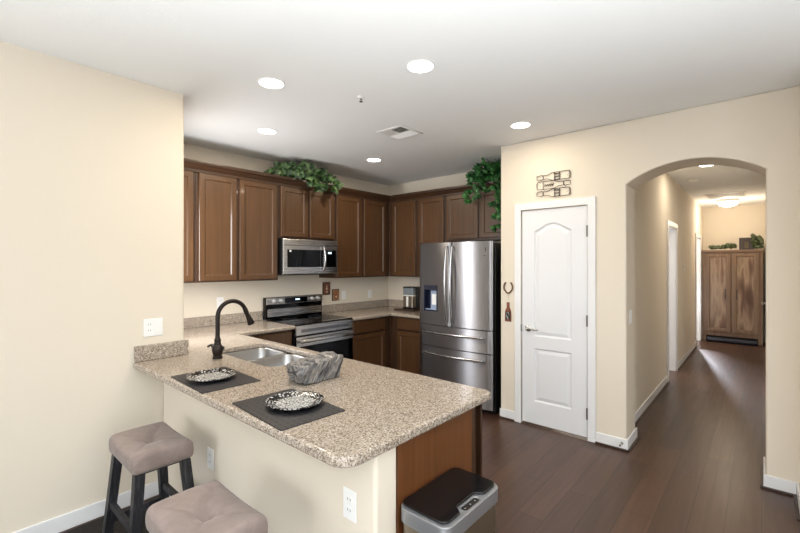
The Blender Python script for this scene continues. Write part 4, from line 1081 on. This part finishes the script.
def fix_back(p, s=0.0):
    p = p.copy(); k = 0.55 * s
    if p.x < UX + 0.071 + k and p.z < CT + k + .002:
        if p.x > UX - 0.02: 
            if CT - p.z > 0.05: p.x = UX + 0.073 + k
            else: p.z = CT + k + .002
        else: p.z = CT + k + .002
    p.x = max(p.x, KBX + k + .02); p.z = min(p.z, CZ - k - 0.01); return p
sb = []
for k in range(20):
    y = rnd.uniform(2.62, 3.15); w = max(0, 1 - ((y - 2.74) / .42) ** 2)
    x = rnd.uniform(-4.08, -3.86)
    sb.append([(x, y, 2.52), (x + .04, y + rnd.uniform(-.1, .1), 2.55 + .08 * w), (x + rnd.uniform(.0, .1), y + rnd.uniform(-.15, .15), 2.53 + .13 * w * rnd.random())])
for y0, y1, dz in ((2.72, 2.86, .09), (2.9, 2.97, .13), (3.05, 3.17, .13), (3.1, 3.24, .07), (2.6, 2.7, .05), (2.82, 2.93, .12)):
    sb.append([(-3.93, y0, 2.56), (-3.87, (y0 + y1) / 2, 2.55), (-3.84, y1, 2.53 - dz * .4), (-3.83, y1 + .02, 2.53 - dz)])
sb.append([(-3.98, 2.55, 2.53), (-3.97, 2.45, 2.53), (-3.96, 2.36, 2.525)])
ivy('ivy_plant', 'green artificial ivy lying on the cabinets above the microwave', sb, M['leaf'], .075, .12, 33, fix_back)
def fix_fr(p, s=0.0):
    p = p.copy(); k = 0.55 * s
    if p.y > UY - 0.071 - k and p.z < CT + k + .002:
        if p.y < UY + 0.02:
            if CT - p.z > 0.05: p.y = UY - 0.073 - k
            else: p.z = CT + k + .002
        else: p.z = CT + k + .002
    p.y = min(p.y, FWY - k - .02); p.z = min(p.z, CZ - k - 0.008); p.x = min(p.x, DWX - k - .012); return p
sb = []
for k in range(34):
    x = rnd.uniform(-2.56, -2.08); y = rnd.uniform(4.16, 4.42); hgt = .22 * min(1, max(.15, (x + 2.66) / .3))
    sb.append([(x, y, 2.52), (x + rnd.uniform(-.05, .05), y - .03, 2.52 + hgt * .6), (x + rnd.uniform(-.1, .1), y - rnd.uniform(0, .1), 2.52 + hgt * rnd.uniform(.6, 1))])
for x0, x1, dz in ((-2.5, -2.58, .27), (-2.44, -2.47, .18), (-2.3, -2.36, .16), (-2.25, -2.2, .14), (-2.14, -2.12, .2)):
    sb.append([(x0, 4.24, 2.56), ((x0 + x1) / 2, 4.2, 2.52), (x1, 4.19, 2.52 - dz * .5), (x1, 4.19, 2.52 - dz)])
for x0, x1, dz in ((-2.14, -2.22, .58), (-2.08, -2.1, .46), (-2.18, -2.14, .5)):
    sb.append([(x0, 4.22, 2.5), (x0 - .02, 4.19, 2.3), ((x0 + x1) / 2, 4.19, 2.52 - dz * .7), (x1, 4.19, 2.52 - dz)])
ivy('ivy_plant', 'bright green artificial ivy spilling over the cabinet above the refrigerator', sb, M['leaf_bright'], .055, .095, 46, fix_fr)
def fix_arm(p, s=0.0):
    p = p.copy(); p.z = max(p.z, az + .008 + s * .62); p.x = min(p.x, HRX - s * .6 - 0.01); p.y = min(max(p.y, 10.31), 10.41 - .62 * s if -0.4 < p.x < -0.02 else 10.7); return p
sb = [[(-.78, 10.36, az + .02), (-.7, 10.37, az + .06), (-.6, 10.36, az + .03)], [(-.62, 10.37, az + .03), (-.5, 10.37, az + .05), (-.42, 10.36, az + .09)], [(-.5, 10.37, az + .03), (-.4, 10.37, az + .1)]]
for k in range(7): sb.append([(-.03 + rnd.uniform(-.03, .03), 10.38, az + .03), (-.05 + rnd.uniform(-.05, .05), 10.37, az + .15), (-.05 + rnd.uniform(-.05, .05), 10.36, az + rnd.uniform(.15, .25))])
ivy('ivy_plant', 'dull green ivy trailing along the top of the rustic armoire', sb, M['leaf_dull'], .07, .105, 70, fix_arm)
